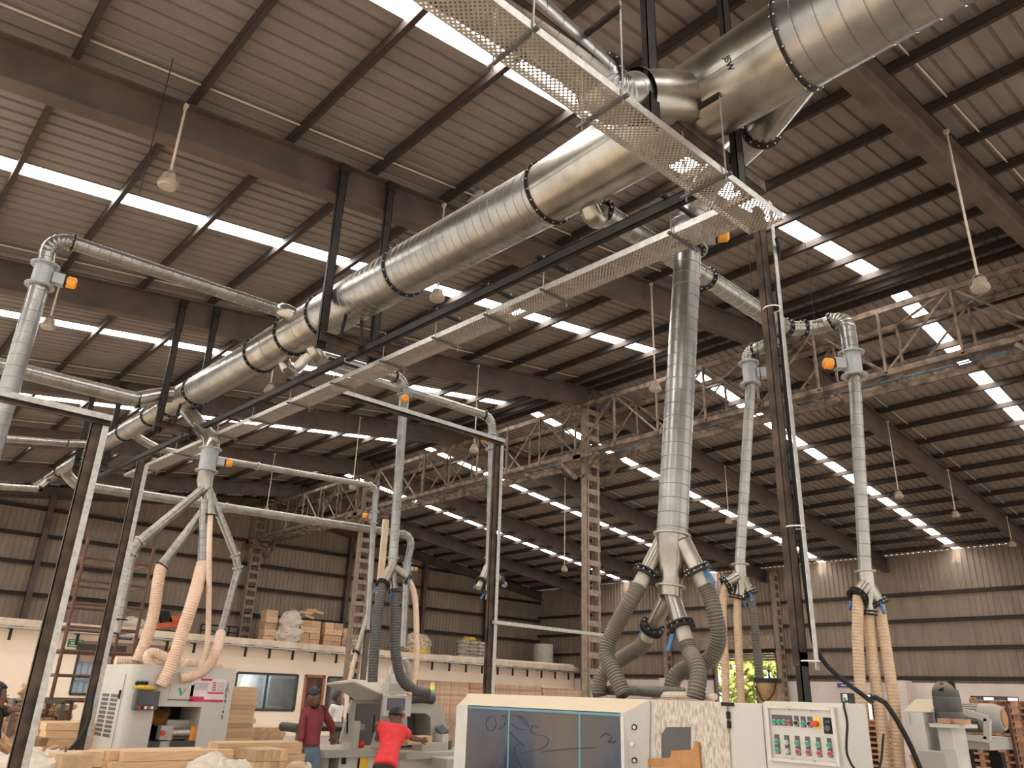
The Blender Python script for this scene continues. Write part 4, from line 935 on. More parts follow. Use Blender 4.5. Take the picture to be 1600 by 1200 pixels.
for s_ in ([(842, 1138), (832, 1134), (829, 1142), (838, 1148), (850, 1150), (857, 1156), (852, 1166), (836, 1172), (815, 1176)], [(770, 1118), (761, 1124), (760, 1136), (768, 1142), (775, 1132), (772, 1120)], [(783, 1120), (789, 1118), (788, 1132), (779, 1140)],
           [(800, 1117), (812, 1122), (822, 1134)], [(806, 1116), (820, 1124), (826, 1136)], [(798, 1130), (808, 1138), (818, 1140)], [(812, 1160), (804, 1168), (806, 1184), (815, 1200)], [(845, 1175), (890, 1170), (930, 1168)], [(938, 1152), (946, 1146), (956, 1152), (950, 1160), (962, 1158)], [(795, 1142), (806, 1154), (818, 1166)]):
    c = cr(scr(s_), .02); m_.sweep(c, .0022, 5)
m_.build('finger_drawing', INK, wp)
sx = (hx + gx) / 2 + .02
for pz, r in ((1.47, .02), (1.24, .02)):
    p = P(991, 1136 if pz > 1.4 else 1188, X=XF - .1); MB().sweep([p + V((-.022, -.018, 0)), p + V((.03, .02, 0))], [r * .8, r], 14).build('chamfer_knob', BLACKP, mo); MB().sweep([p + V((-.026, -.021, 0)), p + V((-.018, -.015, 0))], [r * .5, r * .6], 12).build('knob_cap', ZINC, mo)
p = P(989, 1162, X=XF - .1); MB().sweep([p + V((-.035, -.02, 0)), p + V((.05, .03, -.02))], [.014, .008], 10).build('screw_knob', ZINC, mo)
yz = lambda px, py: P(px, py, X=XF - .014)
pl = [yz(1042, 1136), yz(1079, 1136), yz(1079, 1184), yz(1034, 1184), yz(1034, 1148)]
MB().prism(pl, (-.004, 0, 0)).build('grey_cover', PLATE, mo, smooth=False)
MB().prism([yz(996, 1187), yz(1050, 1184), yz(1048, 1200), yz(999, 1196)], (-.005, 0, 0)).build('brown_tape', TAPE, mo, smooth=False)
MB().prism([yz(1052, 1173), yz(1086, 1171), yz(1088, 1158), yz(1094, 1160), yz(1098, 1210), yz(1046, 1210)], (-.02, 0, 0)).build('cardboard_patch', TAPE, mo, smooth=False)
# control cabinet
cx0, cy0, cy1, cz0, cz1 = 4.17, 2.02, 2.5, .7, 1.69
cc = thing('control_cabinet', 'pale grey control cabinet with rows of green and red buttons', 'control panel', (4.3, 2.25, 0))
MB().box((cx0, cy0, 0), (XF + .12, cy1, cz1)).build('cabinet_body', LTGREY, cc, smooth=False, bevel=.02)
def PC(px, py, d=.0): p = P(px, py, X=cx0 - d); return p
a, b = PC(1203, 1107), PC(1310, 1192); y1_, z1_ = a.y, a.z; y0_, z0_ = b.y, b.z
m_ = MB(); fr = .018
m_.box((cx0 - .025, y0_, z1_), (cx0, y1_, z1_ + fr)); m_.box((cx0 - .025, y0_, z0_ - fr), (cx0, y1_, z0_)); m_.box((cx0 - .025, y0_ - fr, z0_ - fr), (cx0, y0_, z1_ + fr)); m_.box((cx0 - .025, y1_, z0_ - fr), (cx0, y1_ + fr, z1_ + fr))
m_.build('panel_frame', OFFW, cc, smooth=False, bevel=.004)
MB().box((cx0 - .008, y0_, z0_), (cx0, y1_, z1_)).build('panel', LTGREY, cc, smooth=False)
def plate(x0, y0, x1, y1, btn, m=PLATE, nm='button_plate'):
    a, b = PC(x0, y0, .008), PC(x1, y1, .008); o = MB().box((cx0 - .012, a.y, a.z), (cx0 - .008, b.y, b.z)).build(nm, m, cc, smooth=False)
    for (bx, by, bm) in btn:
        p = PC(bx, by, .012); MB().cyl((cx0 - .012, p.y, p.z), (cx0 - .019, p.y, p.z), .0135, 16).build('button_ring', ZINC, o)
        MB().sweep([(cx0 - .018, p.y, p.z), (cx0 - .028, p.y, p.z)], [.0105, .0095], 16).build('push_button', bm, o)
    return o
G_, R__, K_ = DGREEN, DRED, BLACKP
plate(1206, 1116.5, 1239, 1134.5, [(1210.5, 1127.5, G_), (1218, 1128, G_), (1225.5, 1128, G_), (1233, 1129, R__)])
plate(1241, 1118, 1249, 1135.5, [(1244.7, 1129.5, K_)]); plate(1251, 1119, 1260, 1136.5, [(1255.3, 1130.5, G_)]); plate(1261.5, 1119.5, 1270.5, 1137, [(1265.7, 1131, K_)])
o = plate(1272, 1120, 1282.5, 1139, [], YEL, 'switch_plate'); p = PC(1276, 1131, .012); MB().cyl((cx0 - .012, p.y, p.z), (cx0 - .045, p.y, p.z), .014, 14).build('rotary_switch', RED, o); MB().bar((cx0 - .04, p.y + .02, p.z - .004), (cx0 - .04, p.y - .02, p.z + .004), .012, .012).build('switch_grip', RED, o, smooth=False)
o = plate(1286, 1121, 1301.5, 1147, [], BLACKP, 'meter'); a, b = PC(1289, 1126, .012), PC(1297, 1129.5, .012); MB().box((cx0 - .015, a.y, a.z), (cx0 - .012, b.y, b.z)).build('meter_screen', SCREEN, o, smooth=False)
p = PC(1294, 1138, .012); MB().cyl((cx0 - .012, p.y, p.z), (cx0 - .022, p.y, p.z), .015, 16).build('meter_dial', PLATE, o)
PALE = mat('pale lamp', (.5, .47, .47), .4)
for i, (x0, ya_, cols) in enumerate(((1210, 1147, (G_, G_)), (1225.5, 1148.5, (PALE, PALE)), (1242, 1149.5, (G_, R__)), (1258, 1150.5, (G_, R__)), (1275, 1152, (G_, R__)), (1292, 1153, (G_, R__)))):
    plate(x0, ya_, x0 + 10, ya_ + 31, [(x0 + 4.0, ya_ + 11.5, cols[0]), (x0 + 5.5, ya_ + 25, cols[1])])
for px, py in ((1234, 1108.5), (1268, 1110.5), (1240, 1186), (1275, 1189)): p = PC(px, py); MB().box((cx0 - .03, p.y - .006, p.z - .004), (cx0 - .02, p.y + .006, p.z + .004)).build('panel_clip', ZINC, cc, smooth=False)
# bucket and tools on top
p = P(1202, 1092, X=4.75); bz = TOPZ; t = thing('bucket', 'brown stained bucket with a black rim on the machine top', 'bucket', (p.x, p.y, bz))
c = V((p.x, p.y, bz)); MB().sweep([c, c + V((0, 0, .13)), c + V((0, 0, .13)), c + V((0, 0, .02))], [.062, .078, .072, .058], 22).build('bucket_body', BUCKET, t)
MB().ring(c + V((0, 0, .135)), (0, 0, 1), .078, .014, .008).build('bucket_rim', BLACKP, t); MB().sweep(cr([c + V((-.03, -.08, .13)), c + V((-.07, -.065, .05)), c + V((-.075, .0, .015)), c + V((-.055, .068, .12))], .01), .004, 6).build('bucket_handle', BLACKP, t)
tag(MB().cyl(c + V((0, -.01, .02)), c + V((.005, -.01, .2)), .006, 6).build('stick', DARK), 'thin dark stick standing in the stained bucket', 'stick')
tag(MB().sweep(cr([V((4.62, 3.1, TOPZ + .03)), V((4.7, 3.3, TOPZ + .035)), V((4.66, 3.5, TOPZ + .035)), V((4.75, 3.7, TOPZ + .03))], .03), .022, 8).build('rag_roll', BAGW), 'pale rag twisted along the machine top among the hoses', 'rag')

# ------------------------------------------------------------------ machine with vents and hoses (far left)
JY, JX0, JX1 = 10.5, 3.38, 4.67
def PJ(zx, zy): return P(zx / 6 + 130, zy / 6 + 1000, Y=JY)
vm = thing('timber_machine', 'pale grey timber machine with vents and a posted notice at left', 'machine', (4, 11.2, 0))
zt = PJ(900, 245).z; o0, o1 = PJ(672, 622), PJ(1108, 632); ox0, ox1, oz1 = o0.x, o1.x, o0.z; oz0 = PJ(700, 935).z; xw = JX0 + .0
mb = MB()
def vbox(a, b): mb.box(a, b)
vbox((ox1, JY, 0), (JX1, 11.9, zt)); vbox((JX0 + .12, JY, 0), (ox0, 11.9, zt)); vbox((ox0, JY, oz1), (ox1, 11.9, zt)); vbox((ox0, 11.2, 0), (ox1, 11.9, oz1))
vm_b = mb.build('body', LTGREY, vm, smooth=False)
# rounded left shoulder with the vented door
mb = MB(); n = 7; poly = [(JX0 + .12, JY, 0), (JX0 + .12, JY, zt)]; rr = .12
prof = [V((JX0 + .12 - rr * math.sin(a * PI / 2 / n), JY + rr - rr * math.cos(a * PI / 2 / n), 0)) for a in range(n + 1)]
for i in range(n): a, b = prof[i], prof[i + 1]; mb.add([a, b, b + V((0, 0, zt)), a + V((0, 0, zt))], [(0, 1, 2, 3)])
mb.add([(JX0, JY + rr, 0), (JX0, 11.9, 0), (JX0, 11.9, zt), (JX0, JY + rr, zt)], [(0, 1, 2, 3)]); mb.add([p + V((0, 0, zt)) for p in prof] + [V((JX0, 11.9, zt)), V((JX0 + .12, 11.9, zt))], [tuple(range(n + 3))])
mb.build('side_panel', LTGREY, vm)
vy0, vy1 = JY + .22, JY + 1.05; vd = MB().box((JX0 - .012, vy0, .25), (JX0, vy1, zt - .12)).build('vent_door', LTGREY, vm, smooth=False)
for col, (a, b) in enumerate(((vy0 + .12, vy0 + .38), (vy0 + .46, vy0 + .72))):
    mb = MB()
    zv = P(160, 1150, X=JX0).z
    for k in range(10): z = zv + k * .05; mb.box((JX0 - .016, a, z), (JX0 - .011, b, z + .034))
    mb.build('vent', PLATE, vd, smooth=False)
zk = P(190, 1085, X=JX0).z; MB().box((JX0 - .03, vy0 + .03, zk - .05), (JX0 - .012, vy0 + .06, zk + .05)).build('door_lock', BLACKP, vd, smooth=False)
# opening
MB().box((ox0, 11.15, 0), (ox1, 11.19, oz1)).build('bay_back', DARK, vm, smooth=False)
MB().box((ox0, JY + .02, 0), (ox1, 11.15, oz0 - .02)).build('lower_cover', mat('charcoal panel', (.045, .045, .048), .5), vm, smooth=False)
a, b = PJ(800, 760), PJ(1065, 880); MB().box((a.x + .1, JY + .3, a.z - .22), (b.x, JY + .6, a.z)).build('feed_guard', LTGREY, vm, smooth=False)
a = PJ(830, 880); b = PJ(1050, 870); MB().cyl((a.x, JY + .12, a.z), (b.x, JY + .12, b.z), .055, 18).build('feed_roller', ZINC, vm)
for zx in (835, 1045): p = PJ(zx, 880); MB().box((p.x - .03, JY + .06, p.z - .08), (p.x + .03, JY + .2, p.z + .08)).build('roller_bracket', ORANGE, vm, smooth=False)
for zx in (745, 845): p = PJ(zx, 740); MB().bar((p.x - .05, JY + .35, p.z - .05), (p.x + .1, JY + .55, p.z + .07), .1, .1).build('wood_pusher', TAPE, vm, smooth=False)
p = PJ(770, 870); eb = MB().box((p.x - .065, JY - .02, p.z - .08), (p.x + .075, JY + .12, p.z + .08)).build('stop_box', GREYP, vm, smooth=False, bevel=.008); p = PJ(735, 870); MB().cyl((p.x, JY - .02, p.z), (p.x, JY - .06, p.z), .03, 16).build('stop_button', RED, eb)
p = PJ(765, 1000); MB().cyl((p.x, JY + .05, .3), (p.x, JY + .05, PJ(765, 950).z), .07, 14).build('pedestal', GREYP, vm)
a, b = PJ(478, 472), PJ(668, 655); hm = MB().box((a.x, JY - .1, b.z), (b.x, JY, a.z)).build('touch_panel', PLATE, vm, smooth=False, bevel=.012)
a, b = PJ(498, 500), PJ(640, 605); MB().box((a.x, JY - .107, b.z), (b.x, JY - .1, a.z)).build('touch_screen', SCREEN, hm, smooth=False)
for k in range(5): p = PJ(495 + k * 30, 632); MB().cyl((p.x, JY - .1, p.z), (p.x, JY - .115, p.z), .018, 12).build('panel_button', (RED, BLACKP, WHITE, RED, WHITE)[k], hm)
for zx in (503, 543, 583): p = PJ(zx, 405); MB().cyl((p.x, JY, p.z), (p.x, JY - .05, p.z), .022, 12).build('valve_knob', BLACKP, vm); MB().ring((p.x, JY - .02, p.z), (0, 1, 0), .03, .006, .006).build('gauge_ring', ZINC, vm)
p = PJ(560, 455); tag(MB().ball((p.x, JY - .06, p.z + .01), .14, .05, .03, 14, 8, .3, 3).build('work_gloves', mat('yellow glove', (.70, .45, .06), .8)), 'yellow work gloves lying on the touch panel of the vented machine', 'gloves')
a, b = PJ(818, 415), PJ(1018, 562); lp = MB().box((a.x, JY - .008, b.z), (b.x, JY, a.z)).build('maker_plate', LTGREY, vm, smooth=False)
c = PJ(922, 485); GRN = mat('leaf green', (.03, .36, .10), .5)
m_ = MB(); dv = lambda dx, dz_: V((c.x + dx, JY - .009, c.z + dz_))
m_.prism([dv(-.05, .045), dv(-.02, .045), dv(.005, -.02), dv(-.01, -.05)], (0, -.003, 0)); m_.prism([dv(-.005, -.05), dv(.06, .06), dv(.03, .02), dv(.01, -.03)], (0, -.003, 0)); m_.build('green_mark', GRN, lp, smooth=False)
MB().box((c.x - .16, JY - .011, c.z - .1), (c.x + .16, JY - .008, c.z - .088)).build('plate_line', PLATE, lp, smooth=False)
a, b = PJ(1025, 358), PJ(1305, 588); nb = MB().box((a.x, JY - .008, b.z), (b.x, JY, a.z)).build('notice', PAPER, vm, smooth=False)
NRED = mat('notice red', (.55, .03, .08), .6); m_ = MB(); w_, h_ = b.x - a.x, a.z - b.z
def nr(u0, v0, u1, v1): m_.box((a.x + w_ * u0, JY - .011, a.z - h_ * v1), (a.x + w_ * u1, JY - .008, a.z - h_ * v0))
nr(.25, .0, .58, .09); nr(.0, .76, .42, .98); nr(.42, .88, 1, .98); nr(.5, .56, .98, .63)
for k in range(4): nr(.62, .14 + k * .1, .72, .2 + k * .1)
m_.build('notice_red', NRED, nb, smooth=False)
m_ = MB()
for k in range(5): nr(.05, .2 + k * .06, .5, .215 + k * .06); nr(.76, .16 + k * .08, .97, .175 + k * .08)
m_.build('notice_text', PLATE, nb, smooth=False)
for k, ch in enumerate('JDS4-40'):
    p = PJ(1357 - k * 9.5, 425 + k * 50); text_obj(ch, .064, BLACKP, vm, (p.x, JY - .003, p.z), (1, 0, 0), (0, 0, 1), 'model_lettering', .002)

# ------------------------------------------------------------------ grey machine where the man in red leans
GY = 9.9
def PG(zx, zy, y=GY): return P(zx / 5.3333 + 430, zy / 5.3333 + 1000, Y=y)
gm = thing('panel_machine', 'grey machine with an open canopy and a hanging screen box', 'machine', (6.8, 10.3, 0))
a, b = PG(400, 850), PG(1490, 960); tz = PG(800, 905).z
MB().box((a.x, GY - .05, tz - .1), (PG(900, 900).x, GY + .9, tz)).build('work_table', GREYM, gm, smooth=False, bevel=.008)
MB().box((PG(550, 900).x, GY + .02, 0), (PG(870, 900).x, GY + .8, tz - .1)).build('base_cabinet', LTGREY, gm, smooth=False)
MB().box((PG(440, 900).x, GY + .05, 0), (PG(475, 900).x, GY + .8, tz - .1)).build('table_leg', GREYM, gm, smooth=False)
q = PG(580, 965); MB().box((q.x - .03, GY, q.z - .1), (q.x + .03, GY + .02, q.z + .06)).build('cabinet_latch', BLACKP, gm, smooth=False)
q = PG(745, 985); MB().box((q.x - .07, GY + .0, q.z - .3), (q.x + .07, GY + .02, q.z + .12)).build('warning_strip', YEL, gm, smooth=False)
MB().box((PG(700, 950).x, GY + .005, 0), (PG(722, 950).x, GY + .02, tz - .12)).build('cabinet_gap', DARK, gm, smooth=False)
# right bench
rz = PG(1300, 920).z; MB().box((PG(1010, 920).x, GY - .25, rz - .09), (PG(1495, 920).x, GY + .8, rz)).build('side_bench', GREYM, gm, smooth=False, bevel=.008)
MB().box((PG(1010, 1000).x, GY - .1, 0), (PG(1370, 1000).x, GY + .7, rz - .09)).build('bench_cabinet', LTGREY, gm, smooth=False)
MB().box((PG(1215, 975).x, GY - .6, rz - .2), (PG(1500, 975).x, GY - .25, rz - .06)).build('outfeed_fence', GREYM, gm, smooth=False, bevel=.01)
MB().box((PG(1190, 880).x, GY - .1, rz), (PG(1400, 880).x, GY + .15, PG(1200, 858).z)).build('fence_block', GREYM, gm, smooth=False)
MB().box((PG(1395, 800).x, GY + .0, rz), (PG(1445, 800).x, GY + .3, PG(1400, 785).z)).build('end_post', LTGREY, gm, smooth=False); MB().box((PG(1445, 800).x, GY + .05, rz), (PG(1490, 830).x, GY + .35, PG(1460, 845).z)).build('motor_block', PLATE, gm, smooth=False)
q = PG(1425, 755); MB().bar((q.x - .07, GY + .1, q.z - .015), (q.x + .07, GY + .1, q.z + .02), .15, .035, (0, -.6, 1)).build('tilted_lid', PLATE, gm, smooth=False)
# left bay under the canopy
cz1 = PG(700, 500).z
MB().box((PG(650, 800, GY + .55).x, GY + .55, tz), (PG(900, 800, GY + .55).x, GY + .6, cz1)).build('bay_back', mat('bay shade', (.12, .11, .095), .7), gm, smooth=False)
lw = [PG(560, 850), PG(650, 530), PG(690, 530), PG(660, 850)]; MB().prism([V((p.x, GY + .05, p.z)) for p in lw], (0, .05, 0)).build('left_cheek', GREYM, gm, smooth=False)
MB().box((PG(655, 510).x, GY + .05, PG(700, 530).z), (PG(890, 510).x, GY + .1, cz1)).build('bay_header', GREYM, gm, smooth=False)
MB().box((PG(680, 700).x, GY + .12, tz), (PG(750, 700).x, GY + .35, PG(680, 680).z)).build('slide_unit', LTGREY, gm, smooth=False); MB().box((PG(750, 720).x, GY + .25, PG(750, 760).z), (PG(830, 720).x, GY + .4, PG(750, 710).z)).build('slide_arm', GREYP, gm, smooth=False)
MB().cyl(PG(600, 780, GY + .02), PG(603, 610, GY + .02), .012, 8).build('gas_strut', BLACKP, gm); MB().cyl(PG(815, 770, GY + .02), PG(828, 625, GY + .02), .012, 8).build('gas_strut', BLACKP, gm)
q = PG(765, 855); MB().ball((q.x, GY + .15, tz + .045), .055, .055, .05).build('red_guard', RED, gm)
# canopy: folded sheet lid
c0, c1, c2, c3 = PG(415, 375, GY - .45), PG(660, 345, GY + .05), PG(895, 460, GY + .05), PG(655, 475, GY - .45)
mb = MB(); lid = [PG(412, 372, GY - .35), PG(660, 337, GY + .5), PG(830, 345, GY + .5), PG(905, 395, GY + .1), PG(925, 440, GY + .1), PG(885, 465, GY - .05), PG(655, 352, GY - .05)]
e0 = PG(412, 372, GY - .5); 
mb.prism([e0, PG(545, 420, GY - .45), PG(660, 355, GY + .0)], (0, .02, -.02)); cano = MB()
T0, T1, T2, T3 = PG(412, 365, GY - .5), PG(655, 330, GY + .3), PG(850, 350, GY + .3), PG(925, 420, GY + .1)
F0, F1, F2 = PG(655, 350, GY - .35), PG(890, 460, GY - .15), PG(545, 418, GY - .25)
cano.add([T0, T1, F0], [(0, 1, 2)]); cano.add([T0, F0, F2], [(0, 1, 2)]); cano.add([F0, T1, T2, T3, F1], [(0, 1, 2, 3, 4)]); cano.add([F0, F1, PG(890, 495, GY - .1), PG(670, 498, GY - .1), F2], [(0, 1, 2, 3, 4)])
co = cano.build('canopy', GREYM, gm, smooth=False); sm = co.modifiers.new('solid', 'SOLIDIFY'); sm.thickness = .018; sm.offset = 0
# central cheek plate with a curved front
ch = [PG(885, 470), PG(935, 440), PG(935, 640), PG(900, 700), PG(880, 900), PG(790, 890), PG(820, 790), PG(870, 700)]
MB().prism([V((p.x, GY - .12, p.z)) for p in ch], (0, .12, 0)).build('cheek_plate', GREYM, gm, smooth=False)
# right housing, arched with a dark bay
ar = [PG(a_, b_, GY + .2) for a_, b_ in ((1100, 880), (1100, 610), (1250, 610), (1295, 640), (1295, 860), (1420, 870), (1440, 760), (1405, 600), (1375, 530), (1330, 512), (1130, 500), (1060, 520), (1060, 880))]
MB().prism([V((p.x, GY + .2, p.z)) for p in ar], (0, .4, 0)).build('arched_housing', GREYM, gm, smooth=False)
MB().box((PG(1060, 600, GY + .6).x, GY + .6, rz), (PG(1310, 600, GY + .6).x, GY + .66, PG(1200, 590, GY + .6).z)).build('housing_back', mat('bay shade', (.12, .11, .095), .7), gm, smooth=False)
MB().box((PG(1232, 640).x, GY + .5, rz), (PG(1245, 640).x, GY + .6, PG(1200, 600).z)).build('housing_rib', DARK, gm, smooth=False)
MB().box((PG(1350, 500).x, GY + .8, PG(1350, 600).z), (PG(1418, 500).x, GY + .82, PG(1350, 497).z)).build('white_backplate', WHITE, gm, smooth=False)
# hanging screen box
a, b = PG(905, 455, GY - .35), PG(1130, 640, GY - .35); sb = MB().box((a.x + .05, GY - .35, b.z), (b.x, GY - .25, a.z)).build('screen_box', OFFW, gm, smooth=False, bevel=.012)
a, b = PG(940, 483, GY - .36), PG(1078, 590, GY - .36); MB().box((a.x, GY - .358, b.z), (b.x, GY - .35, a.z)).build('screen', SCREEN, sb, smooth=False)
q = PG(1056, 625, GY - .36); MB().cyl((q.x, GY - .35, q.z), (q.x, GY - .39, q.z), .03, 14).build('stop_button', DRED, sb)
for k in range(4): q = PG(1010 + k * 10, 628, GY - .36); MB().cyl((q.x, GY - .35, q.z), (q.x, GY - .362, q.z), .007, 8).build('panel_button', BLACKP, sb)
a, b = PG(920, 430, GY - .3), PG(1110, 455, GY - .3); MB().box((a.x, GY - .3, b.z), (b.x, GY - .14, a.z)).build('screen_mount', OFFW, gm, smooth=False)
q = PG(1000, 400, GY - .2); MB().box((q.x - .16, GY - .28, q.z - .06), (q.x + .12, GY - .1, q.z + .07)).build('mount_arm', LTGREY, gm, smooth=False, bevel=.01)
q = PG(1000, 380, GY); MB().cyl((q.x, GY - .05, q.z - .25), (q.x, GY + .1, q.z + .15), .04, 10).build('mount_tube', LTGREY, gm)
# beacon and air manifold
q = PG(1306, 470, GY + .4); bc = MB().cyl((q.x, GY + .4, PG(1306, 500).z), q + V((0, 0, .04)), .025, 10).build('beacon_pole', ZINC, gm)
q = PG(1306, 445, GY + .4); MB().cyl(q + V((0, 0, -.02)), q + V((0, 0, .055)), .035, 14).build('beacon_green', mat('beacon green', (.03, .55, .28), .3, emit=.3), gm); MB().cyl(q + V((0, 0, .056)), q + V((0, 0, .12)), .035, 14).build('beacon_yellow', mat('beacon yellow', (.75, .72, .03), .3, emit=.3), gm); MB().cyl(q + V((0, 0, .12)), q + V((0, 0, .16)), .03, 14).build('beacon_cap', WHITE, gm)
for (a, b) in (((935, 380), (985, 220)), ((990, 340), (1010, 290)), ((1080, 150), (1100, 220)), ((1135, 370), (1105, 220))):
    MB().cyl(PG(*a, GY + .45), PG(*b, GY + .45), .05, 12).build('suction_pipe', GALVD, gm)
hose([PG(1130, 480, GY + .2), PG(1220, 472, GY + .2), PG(1310, 485, GY + .2)], .085, HOSEB, 'dark thick hose lying level on the arched grey housing', .035)
hose([PG(1150, 400, GY + .3), PG(1220, 435, GY + .28), PG(1275, 448, GY + .26)], .06, HOSEB, 'dark hose resting on the level hose of the grey machine', .035)
wb = [PG(1070, 880, GY - .45), PG(1330, 850, GY - .45)]; 
tag(MB().bar(wb[0] + V((.1, .15, .05)), wb[1] + V((-.02, .15, .03)), .22, .09).build('timber_board', WOOD, smooth=False), 'pale board being pushed by the man in red', 'board')
# feed conveyor behind the maroon man
cvy = 11.2
def PV(zx, zy): return P(zx / 5.3333 + 430, zy / 5.3333 + 1000, Y=cvy)
cv = thing('feed_conveyor', 'long dark belt feeder on a wheel behind the man in maroon', 'conveyor', PV(300, 800))
a, b = PV(80, 690), PV(600, 745)
MB().bar((a.x + .12, cvy, a.z - .06), (b.x, cvy, a.z - .08), .4, .07).build('belt', mat('belt black', (.05, .048, .045), .6), cv, smooth=False, bevel=.02)
MB().cyl((a.x + .1, cvy - .25, a.z - .06), (a.x + .1, cvy + .25, a.z - .06), .062, 18).build('end_drum', PLATE, cv)
MB().bar((a.x + .3, cvy - .26, a.z + .01), (b.x, cvy - .26, a.z - .03), .03, .05).build('side_rail', GREYM, cv, smooth=False)
q = PV(208, 830); MB().ring((q.x, cvy - .3, q.z), (0, 1, 0), .11, .012, .02).build('hand_wheel', BLACKP, cv)
m_ = MB()
for k in range(3): aa = k * PI / 3; m_.bar((q.x - .11 * math.cos(aa), cvy - .3, q.z - .11 * math.sin(aa)), (q.x + .11 * math.cos(aa), cvy - .3, q.z + .11 * math.sin(aa)), .015, .015)
m_.build('wheel_spokes', BLACKP, cv, smooth=False)
q = PV(150, 760); MB().cyl((q.x + .1, cvy, 0), (q.x + .1, cvy, q.z), .05, 12).build('conveyor_leg', GREYM, cv); q = PV(500, 760); MB().cyl((q.x, cvy, 0), (q.x, cvy, q.z), .05, 12).build('conveyor_leg', GREYM, cv)
q = PV(490, 715); tag(MB().ball((q.x + .02, cvy, q.z + .0), .05, .05, .045).build('red_guard', RED), 'small red guard on the belt feeder beside the maroon sleeve', 'guard')

# ------------------------------------------------------------------ timber
rb = random.Random(11)
_bm = {}
def board(L, w, h, m=WOOD):
    "one sawn board, base centre at its origin, length along X"
    k = (round(L, 2), round(w, 3), round(h, 3), m.name)
    if k not in _bm:
        o = MB().box((-L / 2, -w / 2, 0), (L / 2, w / 2, h)).build('timber_board', m, smooth=False); _bm[k] = o.data; return o
    o = bpy.data.objects.new('timber_board', _bm[k]); COL.objects.link(o); return o
def stack(x0, x1, y, z0, ztop, h, cols, w, label, group, m=WOOD, jit=.03, rot=0., short=0., vis=3):
    n = max(1, int((ztop - z0) / h)); h = (ztop - z0) / n; k0 = max(0, n - vis)
    if k0:
        o = MB().box((x0 + .02, y - w * .47, z0), (x1 - .02, y + w * (cols - .53), z0 + k0 * h - .002)).build('timber_pile', m, smooth=False); tag(o, 'lower boards under the ' + group, 'timber pile', kind='stuff')
    for k in range(k0, n):
        for c in range(cols):
            L = (x1 - x0) * (1 - short * (k % 3) * .5); o = board(round(L, 2), w * .97, round(h * .96, 3), m); o.location = ((x0 + x1) / 2 + rb.uniform(-jit, jit), y + c * w, z0 + k * h); o.rotation_euler = (0, 0, rot + rb.uniform(-.012, .012))
            tag(o, label, 'board', group)
def PYx(px, py, y): return P(px, py, Y=y)
q0, q1 = PYx(172, 1175, 7.8), PYx(345, 1180, 7.8); stack(q0.x, q1.x, 7.85, 0, q0.z, .075, 4, .12, 'long pale beam in the foreground pile below the vented machine', 'beams of the foreground pile', jit=.12)
q0, q1 = PYx(96, 1180, 7.0), PYx(145, 1182, 7.0); stack(q0.x, q1.x, 7.05, 0, q0.z, .115, 2, .2, 'short thick beam at the left end of the foreground pile', 'short beams at the left end of the pile', WOODE)
q0, q1 = PYx(106, 1168, 7.5), PYx(160, 1176, 7.5); stack(q0.x, q1.x, 7.45, 0, q0.z - .02, .11, 1, .2, 'square beam lying just behind the short thick beams', 'square beams behind the short beams', WOODE, rot=-.25)
q0, q1 = PYx(340, 1160, 8.9), PYx(470, 1163, 8.9); stack(q0.x, q1.x, 8.9, 0, q0.z, .12, 2, .2, 'long beam stacked right of the vented machine behind the white bag', 'beams right of the vented machine')
q0, q1 = PYx(355, 1072, 12.2), PYx(399, 1072, 12.2); stack(q0.x - .1, q1.x, 12.2, 0, q0.z, .062, 2, .3, 'board in the tall stack under the dark office window', 'boards of the tall stack', WOOD, short=.03, vis=16)
q0, q1 = PYx(396, 1136, 12.9), PYx(441, 1141, 12.9); stack(q0.x, q1.x, 12.9, 0, q0.z, .07, 2, .25, 'reddish board stacked right of the tall board stack', 'low stack right of the tall stack', WOODE, vis=6)
q0, q1 = PYx(402, 1172, 8.3), PYx(452, 1175, 8.3); w_ = (q1.x - q0.x) / 4
for k in range(9):
    if k > 3: break
    for c in range(4):
        z = q0.z - .11 * (k + 1)
        if z < 0: break
        o = board(.6, round(w_ * .96, 3), .106, WOODE); o.name = 'wood_block'; o.rotation_euler = (0, 0, PI / 2); o.location = (q0.x + w_ * (c + .5), 8.62, z + rb.uniform(-.0, .0)); tag(o, 'squared block with its sawn end showing in the block stack by the maroon man', 'block', 'blocks of the end grain stack')
q0, q1 = PYx(68, 1128, 11.6), PYx(146, 1130, 11.6); stack(q0.x, q1.x, 11.6, 0, q0.z, .085, 2, .3, 'long board in the stack left of the vented machine', 'stack left of the vented machine', vis=7)
# walls of planks at the back
for (a, b, t, y, lb) in ((664, 722, 1063, 22.5, 'plank in the pale stack behind the signal beacon'), (724, 760, 1066, 22.9, 'plank in the stack left of the middle gantry post'), (764, 835, 1068, 23.4, 'plank in the stack right of the middle gantry post'), (838, 905, 1074, 24.0, 'plank in the far stack above the glazed machine')):
    q0, q1 = PYx(a, t, y), PYx(b, t, y); stack(q0.x, q1.x, y, 0, q0.z, .075, 1, .8, lb, lb.replace('plank in', 'planks of'), mat('stacked plank', (.56, .37, .25), .75, 0, (.36, .215, .135), 22, rnd=.3, contrast=.3) if a != 724 else WOODR, jit=.015, vis=16)
